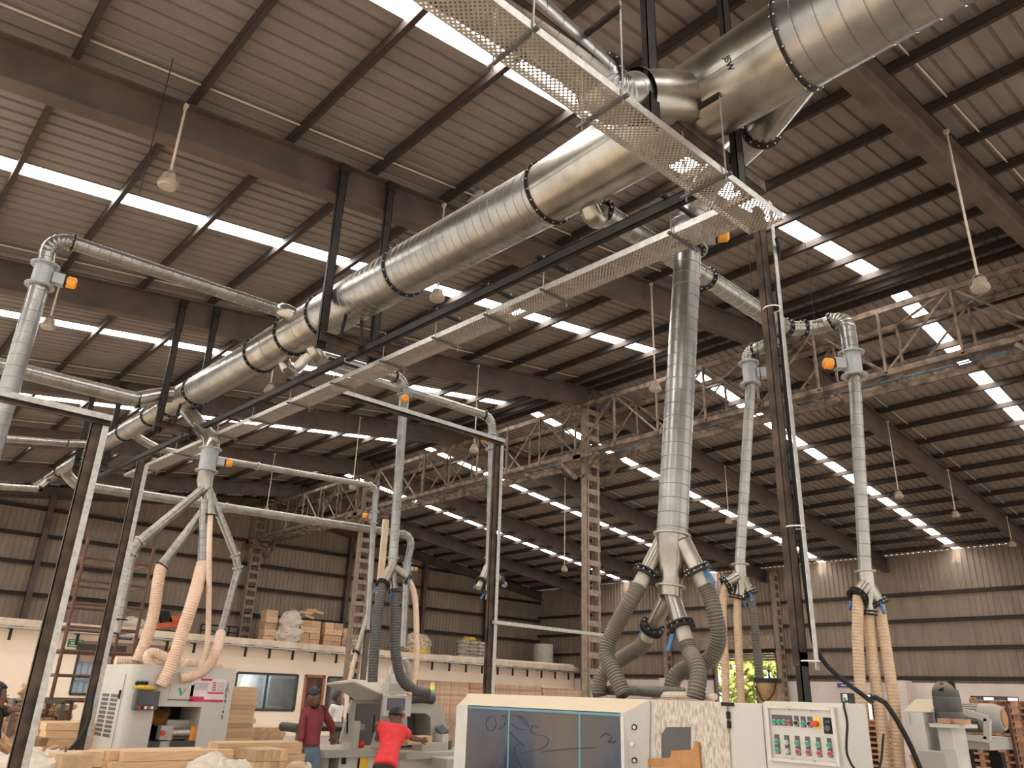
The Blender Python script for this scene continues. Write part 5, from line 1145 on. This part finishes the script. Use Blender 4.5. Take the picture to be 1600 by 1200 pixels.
# scrap heap with a cage
def scrap(x, y, z0, n, rx, ry, hz, label, group, seed):
    r_ = random.Random(seed); proto = [board(L, w, h, BARK) for L, w, h in ((.32, .1, .06), (.24, .12, .08), (.42, .08, .05), (.2, .14, .09))]
    for i in range(n):
        o = proto[i] if i < 4 else proto[i % 4].copy()
        if i >= 4: COL.objects.link(o)
        u, v = r_.uniform(-1, 1), r_.uniform(-1, 1); hh = max(.04, 1 - .75 * (u * u + v * v)); o.location = (x + u * rx, y + v * ry, z0 + hz * hh * r_.uniform(.55, 1.)); o.rotation_euler = (r_.uniform(-.7, .7), r_.uniform(-.7, .7), r_.uniform(0, 3.1)); o.name = 'wood_offcut'; tag(o, label, 'offcut', group)
q = PYx(35, 1150, 9.8)
MB().ball((q.x, q.y, .0), 1.15, .75, .98, 20, 12, .2, 5, 0.).build('wood_heap', BARK); bpy.data.objects['wood_heap'].location.z = 0
tag(bpy.data.objects['wood_heap'], 'heap of broken wood at the left edge under the loose offcuts', 'wood heap', kind='stuff')
scrap(q.x, q.y - .1, .12, 110, 1.05, .65, 1.0, 'loose wood offcut on the heap at the left edge', 'offcuts on the left heap', 3)
def cage(xa, xb, y, z0, z1, label):
    t = thing('wire_crate', label, 'crate', ((xa + xb) / 2, y, 0)); m_ = MB()
    for x in (xa, xb):
        for yy in (y, y + .8): m_.bar((x, yy, 0), (x, yy, z1), .05, .05)
    for z in (z0, z1):
        for yy in (y, y + .8): m_.bar((xa, yy, z), (xb, yy, z), .05, .04)
        for x in (xa, xb): m_.bar((x, y, z), (x, y + .8, z), .05, .04)
    m_.build('crate_frame', DARK if False else mat('crate steel', (.11, .09, .075), .6), t, smooth=False); m_ = MB(); n = int((xb - xa) / .09)
    for k in range(1, n): x = xa + (xb - xa) * k / n; m_.bar((x, y, z0), (x, y, z1), .008, .008)
    for k in range(1, 7): z = z0 + (z1 - z0) * k / 7; m_.bar((xa, y, z), (xb, y, z), .008, .008)
    m_.build('crate_mesh', RUST, t, smooth=False); return t
a, b = PYx(24, 1096, 12.6), PYx(60, 1130, 12.6); cage(a.x, b.x + .25, 12.6, .55, a.z, 'wire crate of offcuts behind the left scrap heap'); scrap((a.x + b.x + .25) / 2, 13., .55, 40, .4, .3, a.z - .35, 'offcut inside the wire crate behind the left heap', 'offcuts in the left wire crate', 8)
MB().box((a.x + .04, 12.66, .02), (b.x + .2, 13.36, a.z - .2)).build('wood_heap', BARK); tag(bpy.data.objects['wood_heap.001'], 'mass of broken wood filling the left wire crate', 'wood heap', kind='stuff')
a, b = PYx(78, 1097, 14.3), PYx(106, 1126, 14.3); cage(a.x, b.x, 14.3, .5, a.z, 'wire crate of offcuts between the left gantry post and the barred window'); MB().box((a.x + .04, 14.34, .02), (b.x - .04, 15.06, a.z - .12)).build('wood_heap', BARK); tag(bpy.data.objects['wood_heap.002'], 'mass of broken wood filling the right wire crate', 'wood heap', kind='stuff')
scrap((a.x + b.x) / 2, 14.6, .5, 30, .35, .3, a.z - .45, 'offcut inside the wire crate near the barred window', 'offcuts in the right wire crate', 9)
# white bags
def bag(c, rx, ry, rz, label, seed, m=BAGW, cat='bag', group=None):
    mb = MB().ball((0, 0, 0), 1, 1, 1, 56, 34); nv = []
    for v in mb.v:
        d = V(v); s_ = V((seed * 3.7, seed * 1.3, -seed)); k = 1 + .26 * noise.noise(d * 1.8 + s_) + .13 * (abs(noise.noise(V((d.x * 3, d.y * 3, d.z * 7)) + s_)) - .2) + .07 * noise.noise(d * 11 + s_)
        nv.append((d.x * rx * k, d.y * ry * k, max(d.z * rz * k, -rz * .7)))
    mb.v = nv; o = mb.build('woven_bag', m); o.location = V(c); tag(o, label, cat, group); return o
q = PYx(345, 1186, 7.5); bag((q.x, 7.5, .62), .45, .3, .46, 'crumpled white woven bag in front of the long beams', 2)
q = PYx(50, 1180, 7.3); bag((q.x - .05, 7.3, .56), .6, .5, .54, 'large white woven bag at the lower left corner', 5)
q = PYx(105, 1166, 7.9); bag((q.x - .02, 8.1, .55), .32, .3, .5, 'white woven bag behind the left gantry post', 6)
q = PYx(465, 1192, 8.9); bag((q.x + .05, 8.9, .38), .22, .2, .45, 'small white bag beside the legs of the man in maroon', 7)
q = PYx(437, 1192, 8.9); hose([V((q.x - .12, 8.7, .35)), V((q.x - .1, 8.7, .72)), V((q.x + .05, 8.7, .86)), V((q.x + .2, 8.72, .84)), V((q.x + .24, 8.72, .6))], .05, HOSET, 'tan hose coiled upright beside the man in maroon', .04, .06)
# ------------------------------------------------------------------ goods on the office roof deck
YD = 29.4
def PD(px, py, y=YD): return P(px, py, Y=y)
def zdeck(x): return zdk(x) + .0
def carton_stack(px0, px1, ptop, label, group, m=WOODE, cw=.38, ch=.24, y=YD):
    a, b = PD(px0, ptop, y), PD(px1, ptop, y); z0 = zdeck(a.x) ; n = max(1, int((a.z - z0) / ch + .4)); k = max(1, int((b.x - a.x) / cw + .4)); w_ = (b.x - a.x) / k
    p = None
    for i in range(n):
        for j in range(k):
            if p is None: o = p = MB().box((-w_ * .48, 0, 0), (w_ * .48, .5, ch * .96)).build('wood_bundle', m, smooth=False)
            else: o = p.copy(); COL.objects.link(o)
            o.location = (a.x + w_ * (j + .5), y + rb.uniform(-.04, .04), z0 + i * ch); tag(o, label, 'bundle', group)
carton_stack(417, 436, 954, 'wood bundle in the stack left of the big sack on the deck', 'leftmost bundle stack on the deck')
carton_stack(471, 503, 966, 'wood bundle in the stack right of the big sack on the deck', 'middle bundle stack on the deck')
carton_stack(509, 537, 970, 'wood bundle in the right hand stack on the deck', 'right bundle stack on the deck')
carton_stack(538, 548, 977, 'small wood bundle left of the cloth heap on the deck', 'small bundles by the cloth heap', WOODE, .2, .2)
for i, (px, py) in enumerate(((480, 957), (490, 953), (497, 956), (486, 963))):
    q = PD(px, py); o = board(.55, .12, .1, WOODE); o.location = (q.x, YD + .1 + .1 * (i % 2), q.z - .05); o.rotation_euler = (0, rb.uniform(-.2, .2), rb.uniform(-.4, .4)); tag(o, 'loose plank tossed on top of the middle bundle stack', 'board', 'loose planks on the deck bundles')
q = PD(450, 985); bag((q.x, YD - .1, zdeck(q.x) + .32), .5, .4, .45, 'big white sack at the bottom of the pair on the deck', 12); bag((q.x, YD - .1, zdeck(q.x) + .82), .46, .38, .4, 'big white sack on top of the pair on the deck', 13)
PLAST = mat('plastic film', (.62, .50, .34), .5, 0, (.30, .22, .13), 9, contrast=.3)
q = PD(563, 995); bag((q.x, YD, zdeck(q.x) + .22), .75, .4, .34, 'heap of crumpled cloth left of the dark hoses on the deck', 15, PLAST)
q = PD(652, 990); bag((q.x, YD, zdeck(q.x) + .38), .75, .4, .55, 'heap of crumpled film right of the dark hoses on the deck', 16, PLAST); q = PD(655, 1003, YD - .4); bag((q.x, YD - .42, zdeck(q.x) + .1), .5, .12, .14, 'yellow cloth at the foot of the crumpled film heap', 17, BAGY)
q0 = PD(718, 1003); q1 = PD(756, 1003)
for k in range(5):
    for j in range(3):
        w_ = (q1.x - q0.x) / 3; bag((q0.x + w_ * (j + .5), YD, zdeck(q0.x) + .1 + k * .15), w_ * .58, .3, .11, 'cement coloured sack in the pile left of the middle gantry post', 20 + k * 3 + j, mat('grey sack', (.50, .45, .38), .8, 0, (.4, .35, .29), 8), 'sack', 'sacks piled on the deck')
q = PD(733, 994); bag((q.x, YD, zdeck(q.x) + .86), .36, .28, .12, 'yellow sack on top of the sack pile on the deck', 40, BAGY, 'sack')
q = PD(849, 1015); t = thing('water_tank', 'round cream water tank on the deck near the back corner', 'tank', (q.x, YD, zdeck(q.x))); zz = zdeck(q.x); zt_ = PD(849, 1007).z
MB().sweep([(q.x, YD, zz), (q.x, YD, zt_), (q.x, YD, zt_ + .03)], [.5, .5, .3], 28).build('tank_body', TANK, t)
for k in range(4): MB().ring((q.x, YD, zz + .12 + k * .18), (0, 0, 1), .5, .02, .012).build('tank_rib', TANK, t)
q = PD(693, 1007); tag(MB().box((q.x - .35, YD - .2, zdeck(q.x)), (q.x + .35, YD + .2, zdeck(q.x) + .1)).build('plank_bundle', WOODE, smooth=False), 'low plank bundle right of the film heap on the deck', 'bundle')
# orange machine and metal trestles on the deck
q = PD(258, 970); z0 = zdeck(q.x); om = thing('orange_hopper', 'orange hopper machine standing on the deck at left', 'machine', (q.x, YD, z0))
OR_ = mat('orange paint', (.62, .10, .02), .5)
MB().bar((q.x - .55, YD, z0 + .16), (q.x + .45, YD, z0 + .36), .4, .18, (0, 0, 1)).build('chute', OR_, om, smooth=False); MB().prism([(q.x + .1, YD - .2, z0 + .3), (q.x + .5, YD - .2, z0 + .35), (q.x + .62, YD - .2, z0 + .62), (q.x + .1, YD - .2, z0 + .58)], (0, .4, 0)).build('hopper', OR_, om, smooth=False)
MB().prism([(q.x - .1, YD - .2, z0 + .3), (q.x + .2, YD - .2, z0 + .4), (q.x + .0, YD - .2, z0 + .75), (q.x - .35, YD - .2, z0 + .72)], (0, .3, 0)).build('black_lid', BLACKP, om, smooth=False); MB().box((q.x - .5, YD - .15, z0), (q.x + .4, YD + .15, z0 + .1)).build('skid', DARK, om, smooth=False)
q0, q1 = PD(314, 982), PD(372, 985); t = thing('metal_trestle', 'dark metal trestle frame on the deck behind the right leg', 'trestle', (q0.x, YD, zdeck(q0.x))); z0 = zdeck(q0.x)
for k in range(5): x = q0.x + (q1.x - q0.x) * k / 4; MB().bar((x, YD, z0), (x, YD, z0 + .42), .04, .04).build('leg', DARK, t, smooth=False)
m_ = MB(); MB().bar((q0.x, YD, z0 + .42), (q1.x, YD, z0 + .42), .06, .05).build('trestle_rail', DARK, t, smooth=False); MB().bar((q0.x, YD, z0 + .22), (q1.x, YD, z0 + .2), .04, .04).build('trestle_rail', DARK, t, smooth=False)
q = PD(210, 968); bag((q.x, YD, zdeck(q.x) + .18), .4, .3, .25, 'pale sack on the deck behind the scaffold', 44)
# ------------------------------------------------------------------ rusty scaffold at left
def scaf(label, xa, xb, y0, y1, ztop, seed):
    t = thing('scaffold', label, 'scaffold', ((xa + xb) / 2, (y0 + y1) / 2, 0)); pts = [(xa, y0), (xb, y0), (xa, y1), (xb, y1)]
    for x, y in pts: MB().cyl((x, y, 0), (x, y, ztop), .026, 8).build('standard', RUST, t)
    z = .74
    while z < ztop:
        for a, b in ((0, 1), (2, 3), (0, 2), (1, 3)): 
            MB().cyl((*pts[a], z), (*pts[b], z), .022, 8).build('ledger', RUST, t)
        z += .33
    return t
a, b = PYx(80, 1130, 13.5), PYx(140, 1130, 14.6); zt_ = PYx(146, 835, 13.8).z
scaf('tall rusty scaffold tower behind the left gantry post', PYx(93, 1034, 13.0).x, PYx(226, 930, 13.0).x, 13.0, 13.9, P(235, 860, Y=13.4).z, 1)
# ------------------------------------------------------------------ right foreground machine, jerrycan and motor
XC2 = 7.5
def PR(zx, zy, X=XC2): return P(zx / 7.2727 + 1380, zy / 7.2727 + 1040, X=X)
rm = thing('dusty_machine', 'dusty cream machine at lower right beside the tan hoses', 'machine', (8, 2.8, 0))
a, b = PR(255, 520), PR(560, 540); ym0, ym1 = b.y, a.y; zt_ = PR(270, 520).z
MB().box((XC2, ym0 + .08, 0), (8.0, ym1, zt_)).build('cabinet', OFFW, rm, smooth=False, bevel=.01)
ztp = PR(400, 375).z; MB().prism([(XC2, ym0 + .02, zt_), (XC2, ym1 + .02, zt_), (XC2 + .3, ym1 + .02, ztp + .0), (XC2 + .3, ym0 + .02, ztp)], (.2, 0, 0)).build('sloping_top', OFFW, rm, smooth=False)
for zy in (600, 860): q = PR(285, zy); MB().cyl((XC2 - .02, q.y, q.z - .05), (XC2 - .02, q.y, q.z + .05), .015, 8).build('hinge', LTGREY, rm)
a, b = PR(590, 680), PR(820, 870); MB().box((XC2 + .04, b.y + .03, 0), (7.85, a.y, PR(600, 660).z)).build('side_bench', OFFW, rm, smooth=False)
a, b = PR(575, 655), PR(830, 670); MB().box((XC2 - .05, b.y - .04, a.z - .03), (7.86, a.y + .02, a.z)).build('bench_top', OFFW, rm, smooth=False)
a, b = PR(530, 960), PR(860, 1160); MB().box((XC2 - .25, b.y, 0), (XC2, a.y, a.z)).build('front_box', GREYM, rm, smooth=False)
a, b = PR(330, 1010), PR(520, 1164); MB().prism([V((XC2 - .06, a.y, a.z)), V((XC2 - .06, b.y, a.z)), V((XC2 - .02, b.y - .08, a.z - .4)), V((XC2 - .02, a.y - .08, a.z - .4))], (.06, 0, 0)).build('chip_guard', TAPE, rm, smooth=False)
# jerrycan with a cut opening
a, b = PR(570, 190), PR(900, 610); jc = thing('jerrycan', 'big grey jerrycan standing on the bench at lower right', 'jerrycan', (7.68, (a.y + b.y) / 2, b.z))
XJ = 7.68; yc_ = P(1480, 1100, X=XJ).y; hw = (P(1457, 1100, X=XJ).y - P(1504, 1100, X=XJ).y) / 2 - .02; zb_, zt_ = PR(700, 656).z + .0, PR(700, 182).z; H_ = zt_ - zb_
def rrect(cx, cy, hx, hy, r, z, n=5):
    o = []
    for sx, sy, a0 in ((1, 1, 0), (-1, 1, PI / 2), (-1, -1, PI), (1, -1, 3 * PI / 2)):
        for k in range(n): a_ = a0 + PI / 2 * k / (n - 1); o.append((cx + sx * (hx - r) + r * math.cos(a_), cy + sy * (hy - r) + r * math.sin(a_), z))
    return o
lv = [(0, .93, .97), (.02, 1, 1), (.25, 1, 1), (.27, .97, .97), (.29, 1, 1), (.62, 1, .98), (.64, .97, .95), (.66, 1, .98), (.80, .96, .93), (.92, .78, .72), (1., .5, .42)]
vs = []; fs = []; 
for t_, k1, k2 in lv: vs += rrect(XJ, yc_, .09 * k1, hw * k2, .06 * k2, zb_ + H_ * t_)
n = 20
for j in range(len(lv) - 1):
    for i in range(n): fs.append((j * n + i, j * n + (i + 1) % n, (j + 1) * n + (i + 1) % n, (j + 1) * n + i))
fs += [tuple(range(n - 1, -1, -1)), tuple((len(lv) - 1) * n + i for i in range(n))]
MB().add(vs, fs).build('can_body', JERRY, jc)
a, b = PR(600, 200, XJ - .09), PR(695, 252, XJ - .09); MB().prism([V((XJ - .093, a.y - .01, b.z - .03)), V((XJ - .093, b.y + .01, b.z - .025)), V((XJ - .06, b.y + .015, a.z)), V((XJ - .06, a.y - .02, a.z))], (.03, 0, .01)).build('cut_opening', DARK, jc, smooth=False)
q = PR(775, 205, XJ); MB().cyl((XJ, q.y, q.z - .06), (XJ, q.y, q.z + .02), .028, 14).build('can_cap', BLACKP, jc)
for zx, zx2 in ((640, 780), (830, 970)): a, b = PR(zx, 640), PR(zx2, 655); tag(MB().box((7.46, b.y, PR(700, 656).z + .0), (7.56, a.y, PR(700, 600).z - .0)).build('wood_block', WOODR, smooth=False), 'reddish wood block at the %s of the jerrycan' % ('left foot' if zx == 640 else 'right foot'), 'block')
# motor on its bracket
XM = 8.4
def PM(zx, zy): return PR(zx, zy, XM + .1)
mt = thing('electric_motor', 'large grey electric motor with a finned body behind the bracket', 'motor', PM(1150, 600))
a, b, c_ = PM(915, 600), PM(1150, 600), PM(1370, 600); rz = (PM(1150, 430).z - PM(1150, 760).z) / 2
zc = (PM(1150, 430).z + PM(1150, 760).z) / 2
MB().cyl((XM + .1, a.y, zc), (XM + .1, b.y, zc), rz * .86, 28).build('motor_body', GREYM, mt)
mb = MB()
for k in range(26):
    an_ = 2 * PI * k / 26; d = V((math.cos(an_), 0, math.sin(an_))); p = V((XM + .1, a.y, zc)) + d * rz * .9; q = V((XM + .1, b.y, zc)) + d * rz * .9; mb.bar(p, q, .008, rz * .2, d)
mb.build('cooling_fins', GREYM, mt, smooth=False)
MB().sweep([(XM + .1, b.y + .02, zc), (XM + .1, c_.y + .06, zc), (XM + .1, c_.y, zc)], [rz * 1.02, rz * 1.0, rz * .8], 30).build('fan_cover', mat('motor cover', (.34, .335, .32), .5, 0, (.3, .295, .28), 6, dust=.5), mt)
MB().cyl((XM + .1, c_.y, zc), (XM + .1, c_.y - .012, zc), rz * .6, 26).build('fan_grille', TAPE, mt)
q = PM(1027, 405); MB().ring((XM + .1, q.y, q.z), (1, 0, 0), .025, .008, .012).build('lifting_eye', TAPE, mt)
q = PM(1020, 690); MB().box((XM - .05, q.y - .08, q.z - .05), (XM + .2, q.y + .08, q.z + .05)).build('motor_foot', PLATE, mt, smooth=False)
br_ = thing('motor_bracket', 'angled grey steel bracket carrying the electric motor', 'bracket', PM(1180, 800)); q = [PM(910, 520), PM(1185, 605), PM(1185, 840), PM(840, 800)]
for a, b in ((q[0], q[1]), (q[1], q[2]), (q[2], q[3])): a, b = [(V((0, 0, HC)) + (v - V((0, 0, HC))) * .97) for v in (a, b)]; MB().bar(a, b, .05, .05, (1, 0, 0)).build('bracket_arm', LTGREY, br_, smooth=False)
a = PM(1000, 900); MB().box((XM - .1, PM(1290, 860).y, PM(1000, 860).z - .06), (XM + .5, PM(840, 860).y, PM(1000, 800).z)).build('motor_bench', GREYM, br_, smooth=False)
for zx in (900, 1250): q = PM(zx, 900); MB().box((XM + .1, q.y - .05, 0), (XM + .2, q.y + .05, PM(1000, 860).z - .08)).build('bench_leg', DARK, br_, smooth=False)
q = PM(1380, 950); tag(MB().ball((XM - .1, q.y, .55), .2, .2, .62, 20, 12, .3, 50, .86).build('dust_bag', BLACKP), 'black crumpled bag hanging at the right edge under the motor', 'bag')
q = PM(1150, 1000); bag((XM - .2, q.y, .45), .2, .2, .5, 'white bag under the electric motor', 52)
q0 = PM(1440, 560); q1 = PM(1560, 900); tag(MB().bar(V((XM + .45, P(1584, 1165, X=XM + .45).y, 0.02)), V((XM + .45, P(1573, 1100, X=XM + .45).y, P(1573, 1100, X=XM + .45).z)), .03, .035, (1, 0, 0)).build('leaning_plank', DOORW, smooth=False), 'dark red plank leaning right of the electric motor', 'plank')
# pallet stacks in front of the right wall
pp0 = None
for j, (px, top, X_) in enumerate(((1522, 1098, 20.), (1552, 1092, 20.2), (1582, 1091, 20.4), (1610, 1090, 20.6), (1348, 1120, 22.0))):
    q = P(px, top, X=X_); n = int(q.z / .135)
    for k in range(n):
        if pp0 is None: o = pp0 = pallet(0, 0, 0, PI / 2, WOODR, .9, 1.0)
        else: o = pp0.copy(); COL.objects.link(o)
        o.location = (X_ + .4 + rb.uniform(-.03, .03), q.y - (.0), k * .135); tag(o, ['pallet in the leftmost stack behind the electric motor', 'pallet in the second stack behind the electric motor', 'pallet in the third stack behind the electric motor', 'pallet in the stack at the right picture edge', 'pallet in the low stack between the tan hoses'][j], 'pallet', 'pallet stack %s' % ['behind the motor, left', 'behind the motor, middle', 'behind the motor, right', 'at the right edge', 'between the tan hoses'][j])

# ------------------------------------------------------------------ people
def skin(name, m, parent, chains, sub=2, smooth=True):
    "one continuous surface grown round chains of (point, radius); a chain starts at a named joint of an earlier one"
    vs = []; es = []; rs = []; names = {}
    for ch in chains:
        prev = None
        for it in ch:
            if isinstance(it, str): prev = names[it]; continue
            p, r = it[0], it[1]; vs.append(V(p)); rs.append(r); i = len(vs) - 1
            if len(it) > 2: names[it[2]] = i
            if prev is not None: es.append((prev, i))
            prev = i
    L = ORG.get(parent.name, V((0, 0, 0))) if parent else V((0, 0, 0))
    me = bpy.data.meshes.new(name); me.from_pydata([v - L for v in vs], es, []); o = bpy.data.objects.new(name, me); COL.objects.link(o)
    s = o.modifiers.new('skin', 'SKIN'); s.use_smooth_shade = True
    for i, sv in enumerate(me.skin_vertices[0].data):
        r = rs[i]; sv.radius = r if hasattr(r, '__len__') else (r, r); sv.use_root = (i == 0)
    b = o.modifiers.new('sub', 'SUBSURF'); b.levels = sub; b.render_levels = sub
    dg = bpy.context.evaluated_depsgraph_get(); dg.update(); nm = bpy.data.meshes.new_from_object(o.evaluated_get(dg)); o.modifiers.clear(); o.data = nm; bpy.data.meshes.remove(me)
    nm.materials.clear(); nm.materials.append(m); nm.polygons.foreach_set('use_smooth', [True] * len(nm.polygons))
    if parent: o.parent = parent; ORG[o.name] = L
    return o
def hand(wrist, d, side, up, k=1.):
    "five finger chains from the wrist; d along the hand, side towards the thumb"
    d, side = V(d).normalized(), V(side).normalized(); up = V(up).normalized(); palm = wrist + d * .05 * k; ch = [['W', (palm, .026 * k, 'PALM')]]
    for i, (o_, L) in enumerate(((.027, .068), (.009, .078), (-.009, .072), (-.027, .056))):
        b = palm + side * o_ * k + d * .035 * k; ch.append(['PALM', (b, .0105 * k), (b + d * L * .5 * k - up * .008 * k, .009 * k), (b + d * L * .9 * k - up * .03 * k, .0075 * k)])
    b = palm + side * .035 * k - d * .005; ch.append(['PALM', (b, .0115 * k), (b + (side * .6 + d).normalized() * .035 * k - up * .01, .0095 * k), (b + (side * .5 + d).normalized() * .06 * k - up * .02, .008 * k)]); return ch
def person(label, J, shirt, trousers, face, sleeve=1., hands=(True, True), beard=False, hem=.04):
    "J: joint points in the hall; face = direction the head looks"
    t = thing('person', label, 'person', (J['pelvis'].x, J['pelvis'].y, 0)); face = V(face).normalized(); upd = (J['head'] - J['neck']).normalized(); sd = face.cross(upd).normalized()
    H = J['head']
    ch = [[(J['pelvis'], (.12, .09), 'P'), (J['waist'], (.11, .08)), (J['chest'], (.12, .085), 'C'), (J['neck'] - upd * .03, (.06, .06)), (J['neck'] + upd * .04, .055), (H - upd * .06 + face * .02, .07), (H, (.082, .092), 'H'), (H + upd * .075, .072), (H + upd * .105, .045)]]
    ch.append(['H', (H + face * .085 - upd * .012, .016), (H + face * .112 - upd * .022, .013)])
    for s in (-1, 1): ch.append(['H', (H + sd * s * .085, .018), (H + sd * s * .098 - upd * .01, .014)])
    for s in ('l', 'r'):
        sh, el, wr = J[s + 'sh'], J[s + 'el'], J[s + 'wr']
        ch.append(['C', (sh, .045), ((sh + el) / 2, .044), (el, .04), ((el * .6 + wr * .4), .04), (wr, .027, 'W')]); dd = (wr - el).normalized(); hd = J.get(s + 'hd', dd)
        si = V(hd).cross(face).normalized() * (1 if s == 'l' else -1); 
        if hands[s == 'r']: ch += hand(wr, hd, si if si.length > .1 else sd, face)
    for s in ('l', 'r'):
        hp, kn, an_ = J[s + 'hip'], J[s + 'kn'], J[s + 'an']
        ch.append(['P', (hp, .085), ((hp + kn) / 2, .075), (kn, .056), ((kn * .65 + an_ * .35), .056), (an_, .038), (an_ + V((face.x, face.y, 0)).normalized() * .12 + V((0, 0, -.045)), .034)])
    skin('body', SKIN, t, ch, 2)
    # shirt, trousers, shoes, hair
    c = [[(J['pelvis'] + (J['waist'] - J['pelvis']).normalized() * hem, (.165, .13)), (J['pelvis'] + (J['waist'] - J['pelvis']).normalized() * (hem + .015), (.165, .13)), (J['pelvis'] + (J['waist'] - J['pelvis']).normalized() * .12, (.16, .125), 'P'), (J['waist'], (.145, .115)), (J['chest'], (.16, .12), 'C'), (J['neck'] - upd * .05, (.09, .08)), (J['neck'] - upd * .02, .07)]]
    for s in ('l', 'r'):
        sh, el, wr = J[s + 'sh'], J[s + 'el'], J[s + 'wr']
        if sleeve >= 1: c.append(['C', (sh, .072), ((sh + el) / 2, .062), (el, .054), ((el + wr) / 2, .05), (el + (wr - el) * .86, .043)])
        else: c.append(['C', (sh, .08), (sh + (el - sh) * .35, .072), (sh + (el - sh) * sleeve, .068)])
    skin('shirt', shirt, t, c, 2)
    c = [[(J['waist'] * .5 + J['pelvis'] * .5, (.14, .11), 'P'), (J['pelvis'] - V((0, 0, .06)), (.155, .12), 'Q')]]
    for s in ('l', 'r'):
        hp, kn, an_ = J[s + 'hip'], J[s + 'kn'], J[s + 'an']; c.append(['Q', (hp - V((0, 0, .08)), .1), ((hp + kn) / 2, .092), (kn, .076), ((kn + an_) / 2, .074), (an_ + V((0, 0, .02)), .066)])
    skin('trousers', trousers, t, c, 2)
    for s in ('l', 'r'):
        a = J[s + 'an']; f2 = V((face.x, face.y, 0)).normalized(); mb = MB(); mb.ball(V((a.x, a.y, .045)) + f2 * .06, .06, .06, .045, 14, 8).ball(V((a.x, a.y, .04)) + f2 * .13, .052, .052, .04, 14, 8); mb.build('shoe', SHOE, t)
    hb = MB(); vsn = len(hb.v); hb.ball((0, 0, 0), 1, 1, 1, 22, 14); M3 = Matrix((sd, face, upd)).transposed(); nv = []
    for v in hb.v:
        v = V(v); front = v.y > .25 and v.z < .45; low = v.z < -.35; kx, ky, kz = .094, .108, .118
        if front: kx, ky, kz = .07, .07, .085
        if low: kx, ky, kz = .06, .06, .07
        nv.append(tuple(H + upd * .028 - face * .008 + M3 @ V((v.x * kx, v.y * ky, v.z * kz))))
    hb.v = nv; hb.build('hair', HAIR, t)
    for s in (-1, 1):
        e = H + sd * s * .032 + face * .082 + upd * .012; MB().ball(e, .010, .010, .006, 10, 6).build('eye', mat('eye', (.34, .30, .27), .4), t); MB().ball(e + face * .007, .006, .006, .005, 8, 6).build('pupil', HAIR, t); MB().bar(e + upd * .022 - sd * .016, e + upd * .022 + sd * .016, .006, .006).build('eyebrow', HAIR, t, smooth=False)
    MB().ball(H + face * .086 - upd * .055, .02, .012, .006, 10, 6).build('mouth', mat('lips', (.12, .04, .03), .5), t)
    if beard: MB().ball(H + face * .045 - upd * .075, .055, .05, .04, 14, 8).build('beard', HAIR, t)
    return t
def J_(y, d, off={}):
    o = {}
    for k, (px, py) in d.items(): o[k] = P(px, py, Y=y + off.get(k, 0))
    return o
def legs(J, fx, spread=.1, knee=.0):
    sdir = V((fx[1], -fx[0], 0)).normalized()
    for s, k in (('l', 1), ('r', -1)):
        J[s + 'hip'] = J['pelvis'] + sdir * k * .085 - V((0, 0, .05)); g = V((J['pelvis'].x, J['pelvis'].y, 0)) + sdir * k * spread
        J[s + 'an'] = g + V((0, 0, .085)); J[s + 'kn'] = (J[s + 'hip'] + J[s + 'an']) / 2 + V((fx[0], fx[1], 0)) * (.03 + knee)
    return J
# the man in maroon, head bowed, one hand on the belt feeder
Ym = 9.75
J = J_(Ym, dict(pelvis=(483, 1170), waist=(485, 1150), chest=(488, 1122), neck=(491, 1107), head=(491, 1091), lsh=(504, 1111), lel=(517, 1132), lwr=(521, 1146), rsh=(476, 1113), rel=(472, 1141), rwr=(468, 1163)), dict(head=-.06, lel=.05, lwr=.1, rel=-.02, rwr=-.06))
J['lhd'] = V((.1, -.1, -1)); J['rhd'] = V((0, -.15, -1)); legs(J, (-.45, -.89), .11)
person('man in a maroon long sleeved shirt and jeans looking down', J, MAROON, JEANS, (-.25, -.85, -.5), 1., beard=True)
# the man in red leaning on the machine, seen from behind
J = J_(8.9, dict(pelvis=(602, 1196), waist=(606, 1176), chest=(614, 1148), neck=(617, 1131), head=(618, 1119), lsh=(598, 1136), lel=(588, 1129), lwr=(591, 1142), rsh=(632, 1144), rel=(643, 1153), rwr=(656, 1156)), dict(waist=.08, chest=.22, neck=.3, head=.36, lsh=.22, rsh=.22, lel=.25, lwr=.3, rel=.2, rwr=.18))
J['lhd'] = V((.15, .3, -.9)); J['rhd'] = V((1, .2, -.05)); legs(J, (.4, .9), .13)
person('man in a red t-shirt leaning over the grey machine, back turned', J, REDT, TROUS, (.5, .8, -.3), .75, hem=-.03)
# the man in white far behind
J = J_(17., dict(pelvis=(524, 1131), waist=(525, 1122), chest=(526, 1108), neck=(526, 1101), head=(526, 1094), lsh=(519, 1104), lel=(516, 1114), lwr=(518, 1123), rsh=(533, 1105), rel=(537, 1114), rwr=(537, 1123)), dict(lsh=-.1, rsh=.05))
legs(J, (.9, -.2), .1); person('man in a white shirt standing far back beside the office window', J, WSHIRT, TROUS, (.95, -.3, 0), 1., (False, False))
# the person cut by the left edge
J = J_(9.1, dict(pelvis=(-24, 1165), waist=(-20, 1142), chest=(-14, 1118), neck=(-8, 1104), head=(-5, 1090), lsh=(-2, 1112), lel=(6, 1113), lwr=(17, 1109), rsh=(-28, 1116), rel=(-34, 1140), rwr=(-26, 1155)), dict(lel=.05, lwr=.0))
J['lhd'] = V((1, 0, .1)); legs(J, (.6, -.5), .11)
person('person in a black top cut off by the left edge, reaching out', J, mat('black top', (.012, .011, .011), .9), TROUS, (.9, .2, -.15), 1.)
